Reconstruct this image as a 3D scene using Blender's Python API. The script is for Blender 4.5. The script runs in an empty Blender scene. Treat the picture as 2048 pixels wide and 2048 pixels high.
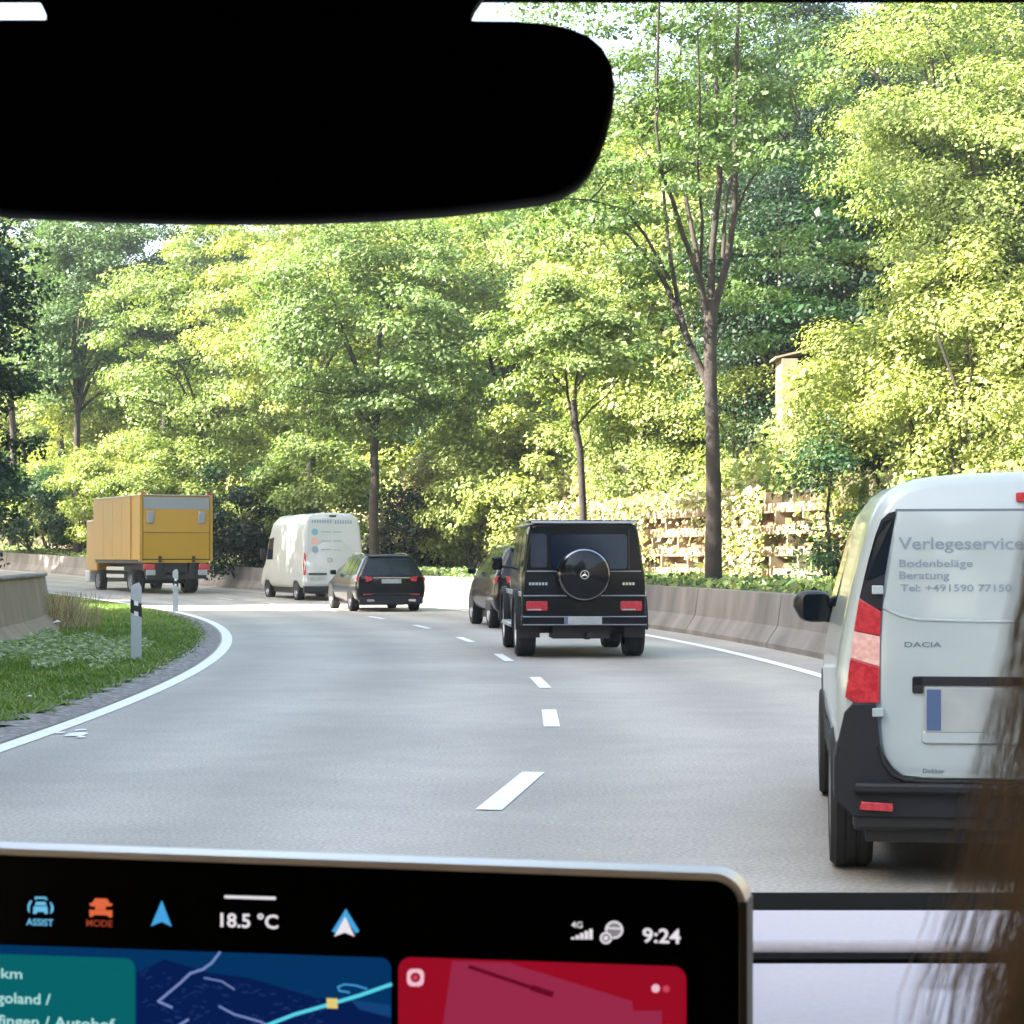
import bpy, math, random
import numpy as np
from mathutils import Vector
random.seed(7)
R = math.radians
S = bpy.context.scene
COL = S.collection

# ------------------------------------------------------------------ camera, world, sun, exposure
H, HZ, F = 1.40, 1116.0, 4096.0           # eye height, horizon row and focal length of the 2048 px photograph
EXPO = 2.8
cam = bpy.data.cameras.new('camera'); co = bpy.data.objects.new('camera', cam); COL.objects.link(co)
co.location = (0, 0, H); co.rotation_euler = (math.pi/2, 0, 0)
cam.sensor_width = 36; cam.lens = 72; cam.shift_y = (HZ-1024)/2048
cam.clip_start = 0.05; cam.clip_end = 2000
cam.dof.use_dof = True; cam.dof.focus_distance = 22; cam.dof.aperture_fstop = 62
S.camera = co
SUN = Vector((-0.77, -0.27, 0.60)).normalized()
w = bpy.data.worlds.new('World'); S.world = w; w.use_nodes = True
nt = w.node_tree; bg = nt.nodes['Background']
sky = nt.nodes.new('ShaderNodeTexSky'); sky.sky_type = 'NISHITA'; sky.sun_disc = False
sky.sun_elevation = math.asin(SUN.z); sky.sun_rotation = math.atan2(SUN.x, SUN.y)
sky.air_density = 1.0; sky.dust_density = 3.0; sky.ozone_density = 1.0
wb = nt.nodes.new('ShaderNodeVectorMath'); wb.operation = 'MULTIPLY'; wb.inputs[1].default_value = (1.07, 1.0, 0.88)
nt.links.new(sky.outputs[0], wb.inputs[0]); nt.links.new(wb.outputs[0], bg.inputs[0]); bg.inputs[1].default_value = 0.15
sl = bpy.data.lights.new('sun', 'SUN'); sl.energy = 5.0; sl.angle = R(0.5); sl.color = (1, 0.94, 0.84)
so = bpy.data.objects.new('sun', sl); COL.objects.link(so)
so.rotation_euler = SUN.to_track_quat('Z', 'Y').to_euler()
S.view_settings.view_transform = 'Standard'; S.view_settings.look = 'None'
S.view_settings.exposure = EXPO; S.view_settings.gamma = 1
S.cycles.max_bounces = 6; S.cycles.diffuse_bounces = 3; S.cycles.transparent_max_bounces = 8
S.cycles.use_denoising = True

def at(px, py, Y):                         # a pixel of the photograph at a distance
    return Vector(((px-1024)*Y/F, Y, H-(py-HZ)*Y/F))

# ------------------------------------------------------------------ materials
def mat(name, col, rough=0.6, metal=0.0, emit=None, spec=0.5, noise=None, bump=None, coat=0.0):
    m = bpy.data.materials.new(name); m.use_nodes = True
    n = m.node_tree; b = n.nodes['Principled BSDF']
    b.inputs['Base Color'].default_value = (*col, 1); b.inputs['Roughness'].default_value = rough
    b.inputs['Metallic'].default_value = metal; b.inputs['Specular IOR Level'].default_value = spec
    if coat: b.inputs['Coat Weight'].default_value = coat; b.inputs['Coat Roughness'].default_value = 0.05
    if emit:
        b.inputs['Emission Color'].default_value = (*emit[0], 1); b.inputs['Emission Strength'].default_value = emit[1]
    if noise:                              # (second colour, scale, low, high, detail)
        tc = n.nodes.new('ShaderNodeTexCoord'); t = n.nodes.new('ShaderNodeTexNoise'); r = n.nodes.new('ShaderNodeMapRange'); x = n.nodes.new('ShaderNodeMix')
        x.data_type = 'RGBA'
        t.inputs['Scale'].default_value = noise[1]; t.inputs['Detail'].default_value = noise[4] if len(noise) > 4 else 5
        r.inputs['From Min'].default_value = noise[2]; r.inputs['From Max'].default_value = noise[3]
        n.links.new(tc.outputs['Object'], t.inputs['Vector']); n.links.new(t.outputs['Fac'], r.inputs['Value'])
        n.links.new(r.outputs[0], x.inputs['Factor']); x.inputs['A'].default_value = (*col, 1); x.inputs['B'].default_value = (*noise[0], 1)
        n.links.new(x.outputs['Result'], b.inputs['Base Color'])
    if noise and name.endswith('concrete'):     # streaks run down the face
        mp_ = n.nodes.new('ShaderNodeMapping'); mp_.inputs['Scale'].default_value = (1, 1, 0.35); n.links.new(tc.outputs['Object'], mp_.inputs[0]); n.links.new(mp_.outputs[0], t.inputs['Vector'])
    if bump:
        tc = n.nodes.new('ShaderNodeTexCoord'); t = n.nodes.new('ShaderNodeTexNoise'); bp = n.nodes.new('ShaderNodeBump')
        t.inputs['Scale'].default_value = bump[0]; t.inputs['Detail'].default_value = 4
        bp.inputs['Strength'].default_value = bump[1]; bp.inputs['Distance'].default_value = bump[2]
        n.links.new(tc.outputs['Object'], t.inputs['Vector']); n.links.new(t.outputs['Fac'], bp.inputs['Height']); n.links.new(bp.outputs[0], b.inputs['Normal'])
    return m

def leaf_mat(name, ramp, trans=0.4, dull=0.0):
    m = bpy.data.materials.new(name); m.use_nodes = True
    n = m.node_tree; n.nodes.clear(); L = n.links.new
    a = n.nodes.new('ShaderNodeAttribute'); a.attribute_name = 'hue'
    t = n.nodes.new('ShaderNodeAttribute'); t.attribute_name = 'tint'
    r = n.nodes.new('ShaderNodeValToRGB')
    el = r.color_ramp.elements
    while len(el) > 1: el.remove(el[-1])
    el[0].position = ramp[0][0]; el[0].color = (*ramp[0][1], 1)
    for p, c in ramp[1:]:
        e = el.new(p); e.color = (*c, 1)
    L(a.outputs['Fac'], r.inputs[0])
    mul = n.nodes.new('ShaderNodeVectorMath'); mul.operation = 'SCALE'
    mr = n.nodes.new('ShaderNodeMapRange'); mr.inputs['To Min'].default_value = 0.62; mr.inputs['To Max'].default_value = 1.45
    L(t.outputs['Fac'], mr.inputs['Value']); L(r.outputs[0], mul.inputs[0]); L(mr.outputs[0], mul.inputs['Scale'])
    d = n.nodes.new('ShaderNodeBsdfDiffuse'); tr = n.nodes.new('ShaderNodeBsdfTranslucent'); g = n.nodes.new('ShaderNodeBsdfGlossy')
    g.inputs['Roughness'].default_value = 0.45; g.inputs['Color'].default_value = (1, 1, 1, 1)
    L(mul.outputs[0], d.inputs['Color'])
    w_ = n.nodes.new('ShaderNodeMix'); w_.data_type = 'RGBA'; w_.blend_type = 'MULTIPLY'; w_.inputs['Factor'].default_value = 1
    w_.inputs['B'].default_value = (1.35, 1.40, 0.60, 1); L(mul.outputs[0], w_.inputs['A']); L(w_.outputs['Result'], tr.inputs['Color'])
    mx = n.nodes.new('ShaderNodeMixShader'); mx.inputs[0].default_value = trans
    L(d.outputs[0], mx.inputs[1]); L(tr.outputs[0], mx.inputs[2])
    m2 = n.nodes.new('ShaderNodeMixShader'); m2.inputs[0].default_value = 0.018
    L(mx.outputs[0], m2.inputs[1]); L(g.outputs[0], m2.inputs[2])
    o = n.nodes.new('ShaderNodeOutputMaterial'); L(m2.outputs[0], o.inputs[0])
    return m

M = {}
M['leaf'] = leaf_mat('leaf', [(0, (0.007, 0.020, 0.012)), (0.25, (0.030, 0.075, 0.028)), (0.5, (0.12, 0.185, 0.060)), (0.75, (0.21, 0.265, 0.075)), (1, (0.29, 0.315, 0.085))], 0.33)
M['sun_tint_leaf'] = leaf_mat('sun_tint_leaf', [(0, (0.15, 0.18, 0.07)), (0.5, (0.26, 0.26, 0.13)), (1, (0.38, 0.33, 0.21))], 0.3)  # cream ramp paints strong sunlight into the leaf colour
M['grass_leaf'] = leaf_mat('grass_leaf', [(0, (0.085, 0.165, 0.030)), (0.6, (0.15, 0.215, 0.045)), (1, (0.36, 0.40, 0.30))], 0.35)
M['bark'] = mat('bark', (0.022, 0.018, 0.015), 0.9, noise=((0.055, 0.043, 0.034), 3, 0.35, 0.7), bump=(18, 0.6, 0.03))
M['paint_black'] = mat('paint_black', (0.003, 0.004, 0.0065), 0.2, spec=0.2, coat=0.2)
M['paint_navy'] = mat('paint_navy', (0.010, 0.018, 0.040), 0.22, coat=0.7)  # doubles as painted sky reflection on the off-roader's corner
M['paint_white'] = mat('paint_white', (0.33, 0.39, 0.41), 0.35, coat=0.6, noise=((0.28, 0.335, 0.355), 1.6, 0.4, 0.75))
M['paint_white2'] = mat('paint_white2', (0.37, 0.405, 0.415), 0.4, coat=0.3)
M['paint_yellow'] = mat('paint_yellow', (0.39, 0.215, 0.014), 0.45, noise=((0.35, 0.205, 0.03), 0.8, 0.4, 0.7))
M['yellow_low'] = mat('yellow_low', (0.34, 0.20, 0.006), 0.45)
M['plastic'] = mat('plastic', (0.009, 0.0105, 0.014), 0.6, spec=0.3, bump=(60, 0.1, 0.004))
M['black'] = mat('black', (0.006, 0.006, 0.007), 0.5)
M['rubber'] = mat('rubber', (0.013, 0.013, 0.014), 0.85)
M['glass'] = mat('glass', (0.006, 0.010, 0.016), 0.06, spec=0.5)
M['chrome'] = mat('chrome', (0.75, 0.76, 0.78), 0.15, metal=1.0)
M['dark_steel'] = mat('dark_steel', (0.22, 0.23, 0.25), 0.12, metal=1.0)
M['alloy'] = mat('alloy', (0.45, 0.46, 0.48), 0.35, metal=0.9)
M['grey_metal'] = mat('grey_metal', (0.23, 0.25, 0.28), 0.5, metal=0.3)
M['red_lens'] = mat('red_lens', (0.32, 0.012, 0.022), 0.2, noise=((0.48, 0.03, 0.04), 40, 0.4, 0.65), coat=0.5)
M['pink_lens'] = mat('pink_lens', (0.55, 0.30, 0.27), 0.25, noise=((0.70, 0.45, 0.40), 30, 0.4, 0.65), coat=0.5)
M['plate'] = mat('plate', (0.30, 0.33, 0.33), 0.5, noise=((0.24, 0.27, 0.28), 8, 0.35, 0.7))
M['plate_blue'] = mat('plate_blue', (0.05, 0.09, 0.19), 0.4)
M['print_grey'] = mat('print_grey', (0.17, 0.23, 0.28), 0.5)
M['print_dark'] = mat('print_dark', (0.10, 0.14, 0.17), 0.35)
M['seam'] = mat('seam', (0.10, 0.13, 0.16), 0.7)
M['line'] = mat('line', (0.72, 0.74, 0.74), 0.6, noise=((0.55, 0.57, 0.57), 9, 0.45, 0.75))

def asphalt_mat():
    m = mat('asphalt', (0.2, 0.2, 0.2), 0.62, bump=(90, 0.35, 0.01))
    n = m.node_tree; L = n.links.new; b = n.nodes['Principled BSDF']
    tc = n.nodes.new('ShaderNodeTexCoord')
    def ns(scale, det, fmin, fmax, c1, c2):
        t = n.nodes.new('ShaderNodeTexNoise'); t.inputs['Scale'].default_value = scale; t.inputs['Detail'].default_value = det
        r = n.nodes.new('ShaderNodeMapRange'); r.inputs['From Min'].default_value = fmin; r.inputs['From Max'].default_value = fmax
        r.inputs['To Min'].default_value = c1; r.inputs['To Max'].default_value = c2
        L(tc.outputs['Object'], t.inputs['Vector']); L(t.outputs['Fac'], r.inputs['Value']); return r.outputs[0]
    a = ns(0.35, 4, 0.3, 0.7, 0.86, 1.14); c = ns(45, 2, 0.3, 0.7, 0.72, 1.28); d = ns(2.2, 5, 0.35, 0.65, 0.95, 1.05)
    # wheel tracks polished along the bend
    sep = n.nodes.new('ShaderNodeSeparateXYZ'); L(tc.outputs['Object'], sep.inputs[0])
    def mth(op, x, y=None):
        q = n.nodes.new('ShaderNodeMath'); q.operation = op
        for i, v in enumerate((x, y)):
            if v is None: continue
            if isinstance(v, (int, float)): q.inputs[i].default_value = v
            else: L(v, q.inputs[i])
        return q.outputs[0]
    dx = mth('ADD', sep.outputs['X'], 129.67); dy = mth('SUBTRACT', sep.outputs['Y'], 18.0)
    r = mth('SQRT', mth('ADD', mth('MULTIPLY', dx, dx), mth('MULTIPLY', dy, dy)))
    tr = mth('COSINE', mth('MULTIPLY', mth('SUBTRACT', r, 131.75), 2*math.pi/1.75))
    trk = mth('ADD', mth('MULTIPLY', tr, -0.10), 1.0)
    v = mth('MULTIPLY', mth('MULTIPLY', a, c), mth('MULTIPLY', d, trk))
    s = n.nodes.new('ShaderNodeVectorMath'); s.operation = 'SCALE'; s.inputs[0].default_value = (0.290, 0.268, 0.232); L(v, s.inputs['Scale'])
    L(s.outputs[0], b.inputs['Base Color']); return m
M['asphalt'] = asphalt_mat()
M['grass_soil'] = mat('grass_soil', (0.075, 0.13, 0.035), 0.95, noise=((0.085, 0.11, 0.035), 1.2, 0.35, 0.7))
M['gravel'] = mat('gravel', (0.13, 0.125, 0.12), 0.95, noise=((0.30, 0.29, 0.27), 14, 0.4, 0.7))
M['soil'] = mat('soil', (0.050, 0.055, 0.028), 0.95, noise=((0.11, 0.085, 0.05), 1.1, 0.35, 0.7))
M['concrete'] = mat('concrete', (0.125, 0.118, 0.108), 0.9, noise=((0.24, 0.225, 0.205), 1.3, 0.35, 0.72, 8), bump=(30, 0.3, 0.01))
M['brown_concrete'] = mat('brown_concrete', (0.17, 0.135, 0.088), 0.92, noise=((0.235, 0.195, 0.135), 1.7, 0.35, 0.7, 8), bump=(30, 0.3, 0.01))
M['beam'] = mat('beam', (0.27, 0.205, 0.14), 0.9, noise=((0.19, 0.13, 0.085), 4, 0.4, 0.7))
M['earth_red'] = mat('earth_red', (0.10, 0.055, 0.034), 0.95, noise=((0.26, 0.16, 0.09), 3, 0.35, 0.7))

# ------------------------------------------------------------------ mesh helpers
class MB:
    def __init__(s): s.v = []; s.f = []
    def add(s, vs, fs):
        o = len(s.v); s.v += [tuple(p) for p in vs]; s.f += [tuple(i+o for i in f) for f in fs]; return s
    def box(s, x0, x1, y0, y1, z0, z1):
        return s.add([(x0,y0,z0),(x1,y0,z0),(x1,y1,z0),(x0,y1,z0),(x0,y0,z1),(x1,y0,z1),(x1,y1,z1),(x0,y1,z1)],
                     [(0,3,2,1),(4,5,6,7),(0,1,5,4),(1,2,6,5),(2,3,7,6),(3,0,4,7)])
    def tube(s, pts, rad, n=8, cap=True):
        pts = [Vector(p) for p in pts]
        rad = list(rad) if hasattr(rad, '__len__') else [rad]*len(pts)
        vs = []; fs = []; prev = None
        for i, p in enumerate(pts):
            d = (pts[min(i+1, len(pts)-1)]-pts[max(i-1, 0)]).normalized()
            a = prev if prev is not None else (Vector((0, 0, 1)) if abs(d.z) < 0.9 else Vector((1, 0, 0)))
            u = (a-d*a.dot(d)).normalized(); prev = u; v = d.cross(u)
            for k in range(n):
                t = 2*math.pi*k/n; vs.append(p+(u*math.cos(t)+v*math.sin(t))*rad[i])
        for i in range(len(pts)-1):
            for k in range(n):
                k2 = (k+1) % n; fs.append((i*n+k, i*n+k2, (i+1)*n+k2, (i+1)*n+k))
        if cap: fs += [tuple(range(n))[::-1], tuple((len(pts)-1)*n+k for k in range(n))]
        return s.add(vs, fs)
    def lathe(s, prof, c=(0,0,0), axis='x', n=28):      # prof: (radius, offset along the axis)
        vs = []; fs = []; m = len(prof)
        for k in range(n):
            t = 2*math.pi*k/n; cs, sn = math.cos(t), math.sin(t)
            for r, a in prof:
                p = {'x': (a, r*cs, r*sn), 'y': (r*cs, a, r*sn), 'z': (r*cs, r*sn, a)}[axis]
                vs.append((p[0]+c[0], p[1]+c[1], p[2]+c[2]))
        for k in range(n):
            for i in range(m-1):
                a = k*m+i; b = ((k+1) % n)*m+i; fs.append((a, b, b+1, a+1))
        return s.add(vs, fs)
    def slab(s, poly, f0, f1):                         # poly of 2D points; f0,f1 map a point to its front and back position
        n = len(poly); vs = [f0(*p) for p in poly]+[f1(*p) for p in poly]
        fs = [tuple(range(n)), tuple(range(2*n-1, n-1, -1))]+[(i, i+n, (i+1) % n+n, (i+1) % n) for i in range(n)]
        return s.add(vs, fs)
    def build(s, name, m, parent=None, smooth=False, bevel=0, angle=35):
        me = bpy.data.meshes.new(name); me.from_pydata(s.v, [], s.f); me.validate()
        me.materials.append(m if not isinstance(m, str) else M[m])
        o = bpy.data.objects.new(name, me); COL.objects.link(o)
        if parent is not None: o.parent = parent
        if smooth or bevel:
            me.polygons.foreach_set('use_smooth', [True]*len(me.polygons)); me.set_sharp_from_angle(angle=R(angle))
        if bevel:
            b = o.modifiers.new('bevel', 'BEVEL'); b.width = bevel; b.segments = 2; b.limit_method = 'ANGLE'; b.angle_limit = R(40)
        return o

def tag(o, label=None, cat=None, group=None, kind=None):
    for k, v in (('label', label), ('category', cat), ('group', group), ('kind', kind)):
        if v: o[k] = v
    return o
def thing(name, label, cat, loc=(0,0,0), rz=0.0, group=None):
    o = bpy.data.objects.new(name, None); COL.objects.link(o); o.location = loc; o.rotation_euler = (0, 0, rz)
    o.empty_display_size = 0.2
    return tag(o, label, cat, group)
def text_bm(body, size, bold=0.0):
    c = bpy.data.curves.new('t', 'FONT'); c.body = body; c.size = size; c.offset = bold; c.resolution_u = 3
    o = bpy.data.objects.new('t', c); me = bpy.data.meshes.new_from_object(o)
    mb = MB(); mb.v = [tuple(v.co) for v in me.vertices]; mb.f = [tuple(p.vertices) for p in me.polygons]
    bpy.data.objects.remove(o); bpy.data.curves.remove(c); bpy.data.meshes.remove(me)
    return mb
def fit_text(body, p0, width, height, fn, bold=0.0, slope=0.0):
    """letters as flat pieces: p0 lower left in a 2D frame, scaled to the width and cap height; fn maps 2D to 3D"""
    mb = text_bm(body, 1.0, bold)
    xs = [v[0] for v in mb.v]; sx = width/(max(xs)-min(xs)); x0 = min(xs); sy = height/0.70
    mb.v = [tuple(fn(p0[0]+(v[0]-x0)*sx, p0[1]+v[1]*sy+slope*(v[0]-x0)*sx)) for v in mb.v]
    return mb

# ------------------------------------------------------------------ the bend of the road: circle about O
OX, OY = -129.67, 18.0
def zr(th):                                # the road climbs a little after the vans
    d = math.degrees(th)-17.0
    return 0.0017*d*d if d > 0 else 0.0
def rp(r, th, z=0.0):
    return (OX+r*math.cos(th), OY+r*math.sin(th), z+zr(th))
def polar(x, y): return math.hypot(x-OX, y-OY), math.atan2(y-OY, x-OX)
def hill(r, th):                           # the ground outside the outer barrier
    d = math.degrees(th)
    if r < 135.2: return zr(th)
    base = zr(th)+0.80
    if r < 141.2: return base+0.02*(r-135)
    k = 0.56+0.13*math.exp(-((d-19)/5.5)**2) if d < 24 else 0.617-0.0125*(d-24)
    k = max(k, 0.38)
    return base+1.9+k*(r-141.2)+0.5*math.sin(r*0.3+th*40)
def gz(x, y):
    r, t = polar(x, y); return hill(r, t)

def ring_sheet(name, m, r0, r1, t0, t1, z, nr=2, step=0.5, kind='structure', zf=None):
    mb = MB(); n = max(2, int((t1-t0)/step)+1)
    for i in range(n):
        th = R(t0+(t1-t0)*i/(n-1))
        for k in range(nr):
            r = r0+(r1-r0)*k/(nr-1); mb.v.append(rp(r, th, z) if zf is None else (OX+r*math.cos(th), OY+r*math.sin(th), zf(r, th)))
    for i in range(n-1):
        for k in range(nr-1):
            a = i*nr+k; mb.f.append((a, a+1, a+nr+1, a+nr))
    o = mb.build(name, m); 
    if kind: tag(o, kind=kind)
    return o
# ground sheet out to the horizon
g = MB(); g.box(-900, 900, -900, 900, -1.2, -0.25); tag(g.build('ground', 'soil'), kind='structure')
ring_sheet('road', 'asphalt', 119.0, 135.3, -14, 60, 0.0, nr=9)
ring_sheet('inner_ground', 'soil', 40.0, 121.0, -14, 60, 0.012, nr=8)
ring_sheet('verge_soil', 'grass_soil', 119.5, 125.45, -14, 60, 0.030, nr=12)
def jag(th): return 0.05*math.sin(th*371)+0.10*math.sin(th*900)+0.07*math.sin(th*2300+1)+0.05*math.sin(th*5200)
mb = MB(); N_ = 900
for i in range(N_):
    th = R(-8+50*i/(N_-1)); a = 125.58+jag(th)-0.10; mb.v += [rp(a, th, 0.036), rp(125.84, th, 0.006)]
for i in range(N_-1): mb.f.append((2*i, 2*i+1, 2*i+3, 2*i+2))
tag(mb.build('gravel_strip', 'gravel'), kind='structure')
ring_sheet('edge_line', 'line', 125.87, 126.04, -10, 50, 0.006)
ring_sheet('edge_line', 'line', 133.40, 133.56, -14, 50, 0.006)
ring_sheet('hillside', 'soil', 135.3, 215, -16, 62, 0, nr=60, step=0.8, zf=hill)
# centre dashes (painted markings, part of the road)
def dash(x0, y0, x1, y1, wd):
    d = Vector((x1-x0, y1-y0, 0)).normalized(); n = Vector((d.y, -d.x, 0))*wd/2
    a, b = Vector((x0, y0, 0)), Vector((x1, y1, 0)); z = lambda p: zr(polar(p.x, p.y)[1])+0.006
    mb = MB(); ps = [a-n, a+n, b+n, b-n]; mb.add([(p.x, p.y, z(p)) for p in ps], [(0, 1, 2, 3)])
    o = mb.build('lane_dash', 'line'); tag(o, kind='structure', group='dashes of the centre line')
dash(-0.13, 11.35, 0.14, 13.35, 0.15)
dash(0.33, 16.95, 0.34, 18.85, 0.135)
dash(0.36, 22.0, 0.27, 24.0, 0.135)
for ymid in (28.75, 35.1, 41.6, 48.0, 54.4, 61, 67.5, 74, 80.5):
    t = math.asin((ymid-OY)/130); dl = 1.05/130
    a = rp(130, t-dl); b = rp(130, t+dl); dash(a[0], a[1], b[0], b[1], 0.13)
mb = MB()                                  # splash of paint beside the edge line
for cx, cy, s in ((-3.45, 16.2, 0.10), (-3.50, 16.6, 0.05), (-3.36, 15.95, 0.04), (-3.60, 16.35, 0.04)):
    k = 9; mb.add([(cx+s*random.uniform(.7,1.2)*math.cos(6.283*i/k), cy+2.2*s*random.uniform(.7,1.2)*math.sin(6.283*i/k), 0.008) for i in range(k)], [tuple(range(k))])
tag(mb.build('paint_mark', 'line'), kind='structure')

# ------------------------------------------------------------------ outer barrier and the old wall on the inside
def ring_profile(mb, prof, r_at, t0, t1, step=0.4, zf=None, cap=True):
    n = int((t1-t0)/step)+1; m = len(prof); o = len(mb.v)
    for i in range(n):
        th = R(t0+(t1-t0)*i/(n-1))
        for dr, z in prof:
            p = rp(r_at+dr, th, z); mb.v.append(p if zf is None else (p[0], p[1], p[2]+zf(i/(n-1), z)))
    for i in range(n-1):
        for k in range(m):
            k2 = (k+1) % m; mb.f.append((o+i*m+k, o+(i+1)*m+k, o+(i+1)*m+k2, o+i*m+k2))
    if cap: mb.f += [tuple(o+k for k in range(m)), tuple(o+(n-1)*m+k for k in range(m))[::-1]]
NJ = [(0, -0.3), (0, 0.08), (0.17, 0.34), (0.24, 0.84), (0.46, 0.84), (0.46, -0.3)]
t = thing('concrete_barrier', 'long grey stained concrete barrier curving along the outer edge of the road', 'barrier')
a_ = -12.0
mb = MB()
while a_ < 56:                              # cast in lengths with narrow joints
    ring_profile(mb, NJ, 134.35, a_, a_+2.54); a_ += 2.562
mb.build('barrier_wall', 'concrete', t)
t = thing('weathered_wall', 'low brown weathered concrete wall with sloping face beside the grass, ending before the bend', 'wall')
mb = MB(); ring_profile(mb, [(-0.45, -0.3), (-0.45, 1.06), (-0.16, 1.06), (-0.05, 0.36), (0.20, 0.10), (0.20, -0.3)], 122.75, -12, 9.9)
mb.build('wall_face', 'brown_concrete', t)
mb = MB(); ring_profile(mb, [(-0.48, 1.063), (-0.48, 1.11), (-0.12, 1.11), (-0.12, 1.063)], 122.75, -12, 9.93)
mb.build('coping', 'concrete', t, bevel=0.01)

# crib wall of concrete beams holding the slope
t = thing('crib_wall', 'brown crib retaining wall of stacked concrete beams at the foot of the slope', 'retaining wall')
mb = MB(); ring_profile(mb, [(0.25, 0.3), (0.55, 2.75), (1.2, 2.75), (1.2, 0.3)], 140.6, 2, 42); mb.build('earth_fill', 'earth_red', t)
for k in range(4):
    mb = MB(); z0 = 0.88+0.56*k; d0 = 0.07*k
    ring_profile(mb, [(-0.02+d0, z0), (-0.02+d0, z0+0.25), (0.35+d0, z0+0.25), (0.35+d0, z0)], 140.6, 2, 42); mb.build('beam', 'beam', t, bevel=0.015)
mb = MB()
for k in range(4):
    for j in range(50):
        th = R(2.2+0.80*j+0.37*(k % 2)+0.06*math.sin(j*7)); z0 = 1.133+0.56*k; d0 = 0.07*k
        c, s_ = math.cos(th), math.sin(th); wv = 0.055
        pr = []
        for rr in (140.52+d0, 140.98+d0):
            for sd in (-wv, wv):
                for zz in (z0, z0+0.304):
                    pr.append((OX+rr*c-sd*s_, OY+rr*s_+sd*c, zz+zr(th)))
        mb.add(pr, [(0,1,3,2), (4,6,7,5), (0,4,5,1), (2,3,7,6), (1,5,7,3), (0,2,6,4)])
mb.build('header_block', 'beam', t)

# ------------------------------------------------------------------ foliage
rng = np.random.default_rng(11)
def leaves(P, Nn, size, aspect=0.62):
    """one bent leaf (a rhombic quad) per point"""
    n = len(P); rnd = rng.normal(size=(n, 3)); T = rnd-(rnd*Nn).sum(1, keepdims=True)*Nn
    T /= np.linalg.norm(T, axis=1, keepdims=True)+1e-9; B = np.cross(Nn, T)
    s = (size*np.clip(np.exp(rng.normal(size=n)*0.33), 0.45, 1.9))[:, None]
    tip = P+T*s*0.5; base = P-T*s*0.5; a = P+B*s*aspect*0.5+T*s*0.06+Nn*s*0.08; b = P-B*s*aspect*0.5+T*s*0.06+Nn*s*0.08
    return np.stack([base, a, tip, b], 1).reshape(-1, 3)
def leaf_mesh(name, V, tint, hue, m, parent=None):
    n = len(V)//4; me = bpy.data.meshes.new(name)
    me.vertices.add(n*4); me.vertices.foreach_set('co', V.astype(np.float32).ravel())
    me.loops.add(n*4); me.loops.foreach_set('vertex_index', np.arange(n*4, dtype=np.int32))
    me.polygons.add(n); me.polygons.foreach_set('loop_start', np.arange(0, n*4, 4, dtype=np.int32))
    me.update(calc_edges=True)
    for nm, arr in (('tint', tint), ('hue', hue)):
        a = me.attributes.new(nm, 'FLOAT', 'FACE'); a.data.foreach_set('value', np.broadcast_to(arr, n).astype(np.float32).copy())
    me.materials.append(m); o = bpy.data.objects.new(name, me); COL.objects.link(o)
    if parent is not None: o.parent = parent
    return o
def boughs(center, rad, n, br=(0.9, 1.35), flat=0.42, inner=0.45, bottom=-0.75):
    c = np.array(center, float); rad = np.array(rad, float); out = []
    while len(out) < n:
        d = rng.normal(size=3); d /= np.linalg.norm(d)
        if d[2] < bottom: continue
        k = inner+(1-inner)*rng.random()**0.6
        b = rng.uniform(*br); out.append((c+d*rad*k, np.array([b, b, b*flat]), d))
    return out
def bough_leaves(bs, per, size):
    P = []; Nn = []
    for c, r, d in bs:
        k = rng.normal(size=(per, 3)); k /= np.linalg.norm(k, axis=1, keepdims=True)
        rr = rng.random((per, 1))**0.45; q = k*rr*r
        q[:, 2] -= 0.22*((q[:, 0]*d[0]+q[:, 1]*d[1]))          # sprays hang outward
        P.append(c+q); nn = k*0.5+np.array([0, 0, 0.45])+np.array(SUN)*0.42+rng.normal(size=(per, 3))*0.42+np.array(d)*0.25
        Nn.append(nn/np.linalg.norm(nn, axis=1, keepdims=True))
    P = np.concatenate(P); Nn = np.concatenate(Nn)
    return leaves(P, Nn, size), rng.random(len(P))

def limb(mb, pts, r0, r1, n=7):
    k = len(pts); mb.tube(pts, [r0+(r1-r0)*i/(k-1) for i in range(k)], n)
def wob(a, b, n, amp):
    a, b = Vector(a), Vector(b); L = (b-a).length
    return [a.lerp(b, i/n)+Vector((random.uniform(-1, 1), random.uniform(-1, 1), 0))*amp*L*(1 if 0 < i < n else 0) for i in range(n+1)]
def tree(label, base, trunk_top, trunk_r, crown_c, crown_r, nb, per, size, hue, group=None, limbs=9, flat=0.42, br=(0.9, 1.35), name='broadleaf_tree', bottom=-0.75, inner=0.45):
    base = Vector(base); t = thing(name, label, 'tree', base, 0, group)
    bs = boughs(Vector(crown_c)-base, crown_r, nb, br, flat, inner, bottom)
    mb = MB(); top = Vector(trunk_top)-base
    tp = wob((0, 0, -0.4), top, 5, 0.012); limb(mb, tp, trunk_r*1.15, trunk_r*0.75, 10)
    for k in range(limbs):
        c = Vector(bs[k*len(bs)//limbs][0]); st = top+Vector((0, 0, random.uniform(-0.6, 0.1)))
        mid = st.lerp(c, 0.5)+Vector((0, 0, 0.25*(c-st).length*0.5)); mid.x += (st.x-c.x)*0.15; mid.y += (st.y-c.y)*0.15
        limb(mb, [st, st.lerp(mid, 0.5)+Vector((0, 0, 0.1)), mid, c], trunk_r*0.48, 0.025)
        for q in range(2):
            e = Vector(bs[random.randrange(len(bs))][0])
            if (e-mid).length < 3.2: limb(mb, wob(mid, e, 3, 0.04), trunk_r*0.22, 0.015, 5)
    mb.build('trunk', 'bark', t, smooth=True, angle=60)
    V, ti = bough_leaves(bs, per, size); leaf_mesh('crown', V, ti, hue, M['leaf'], t)
    return t
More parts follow.
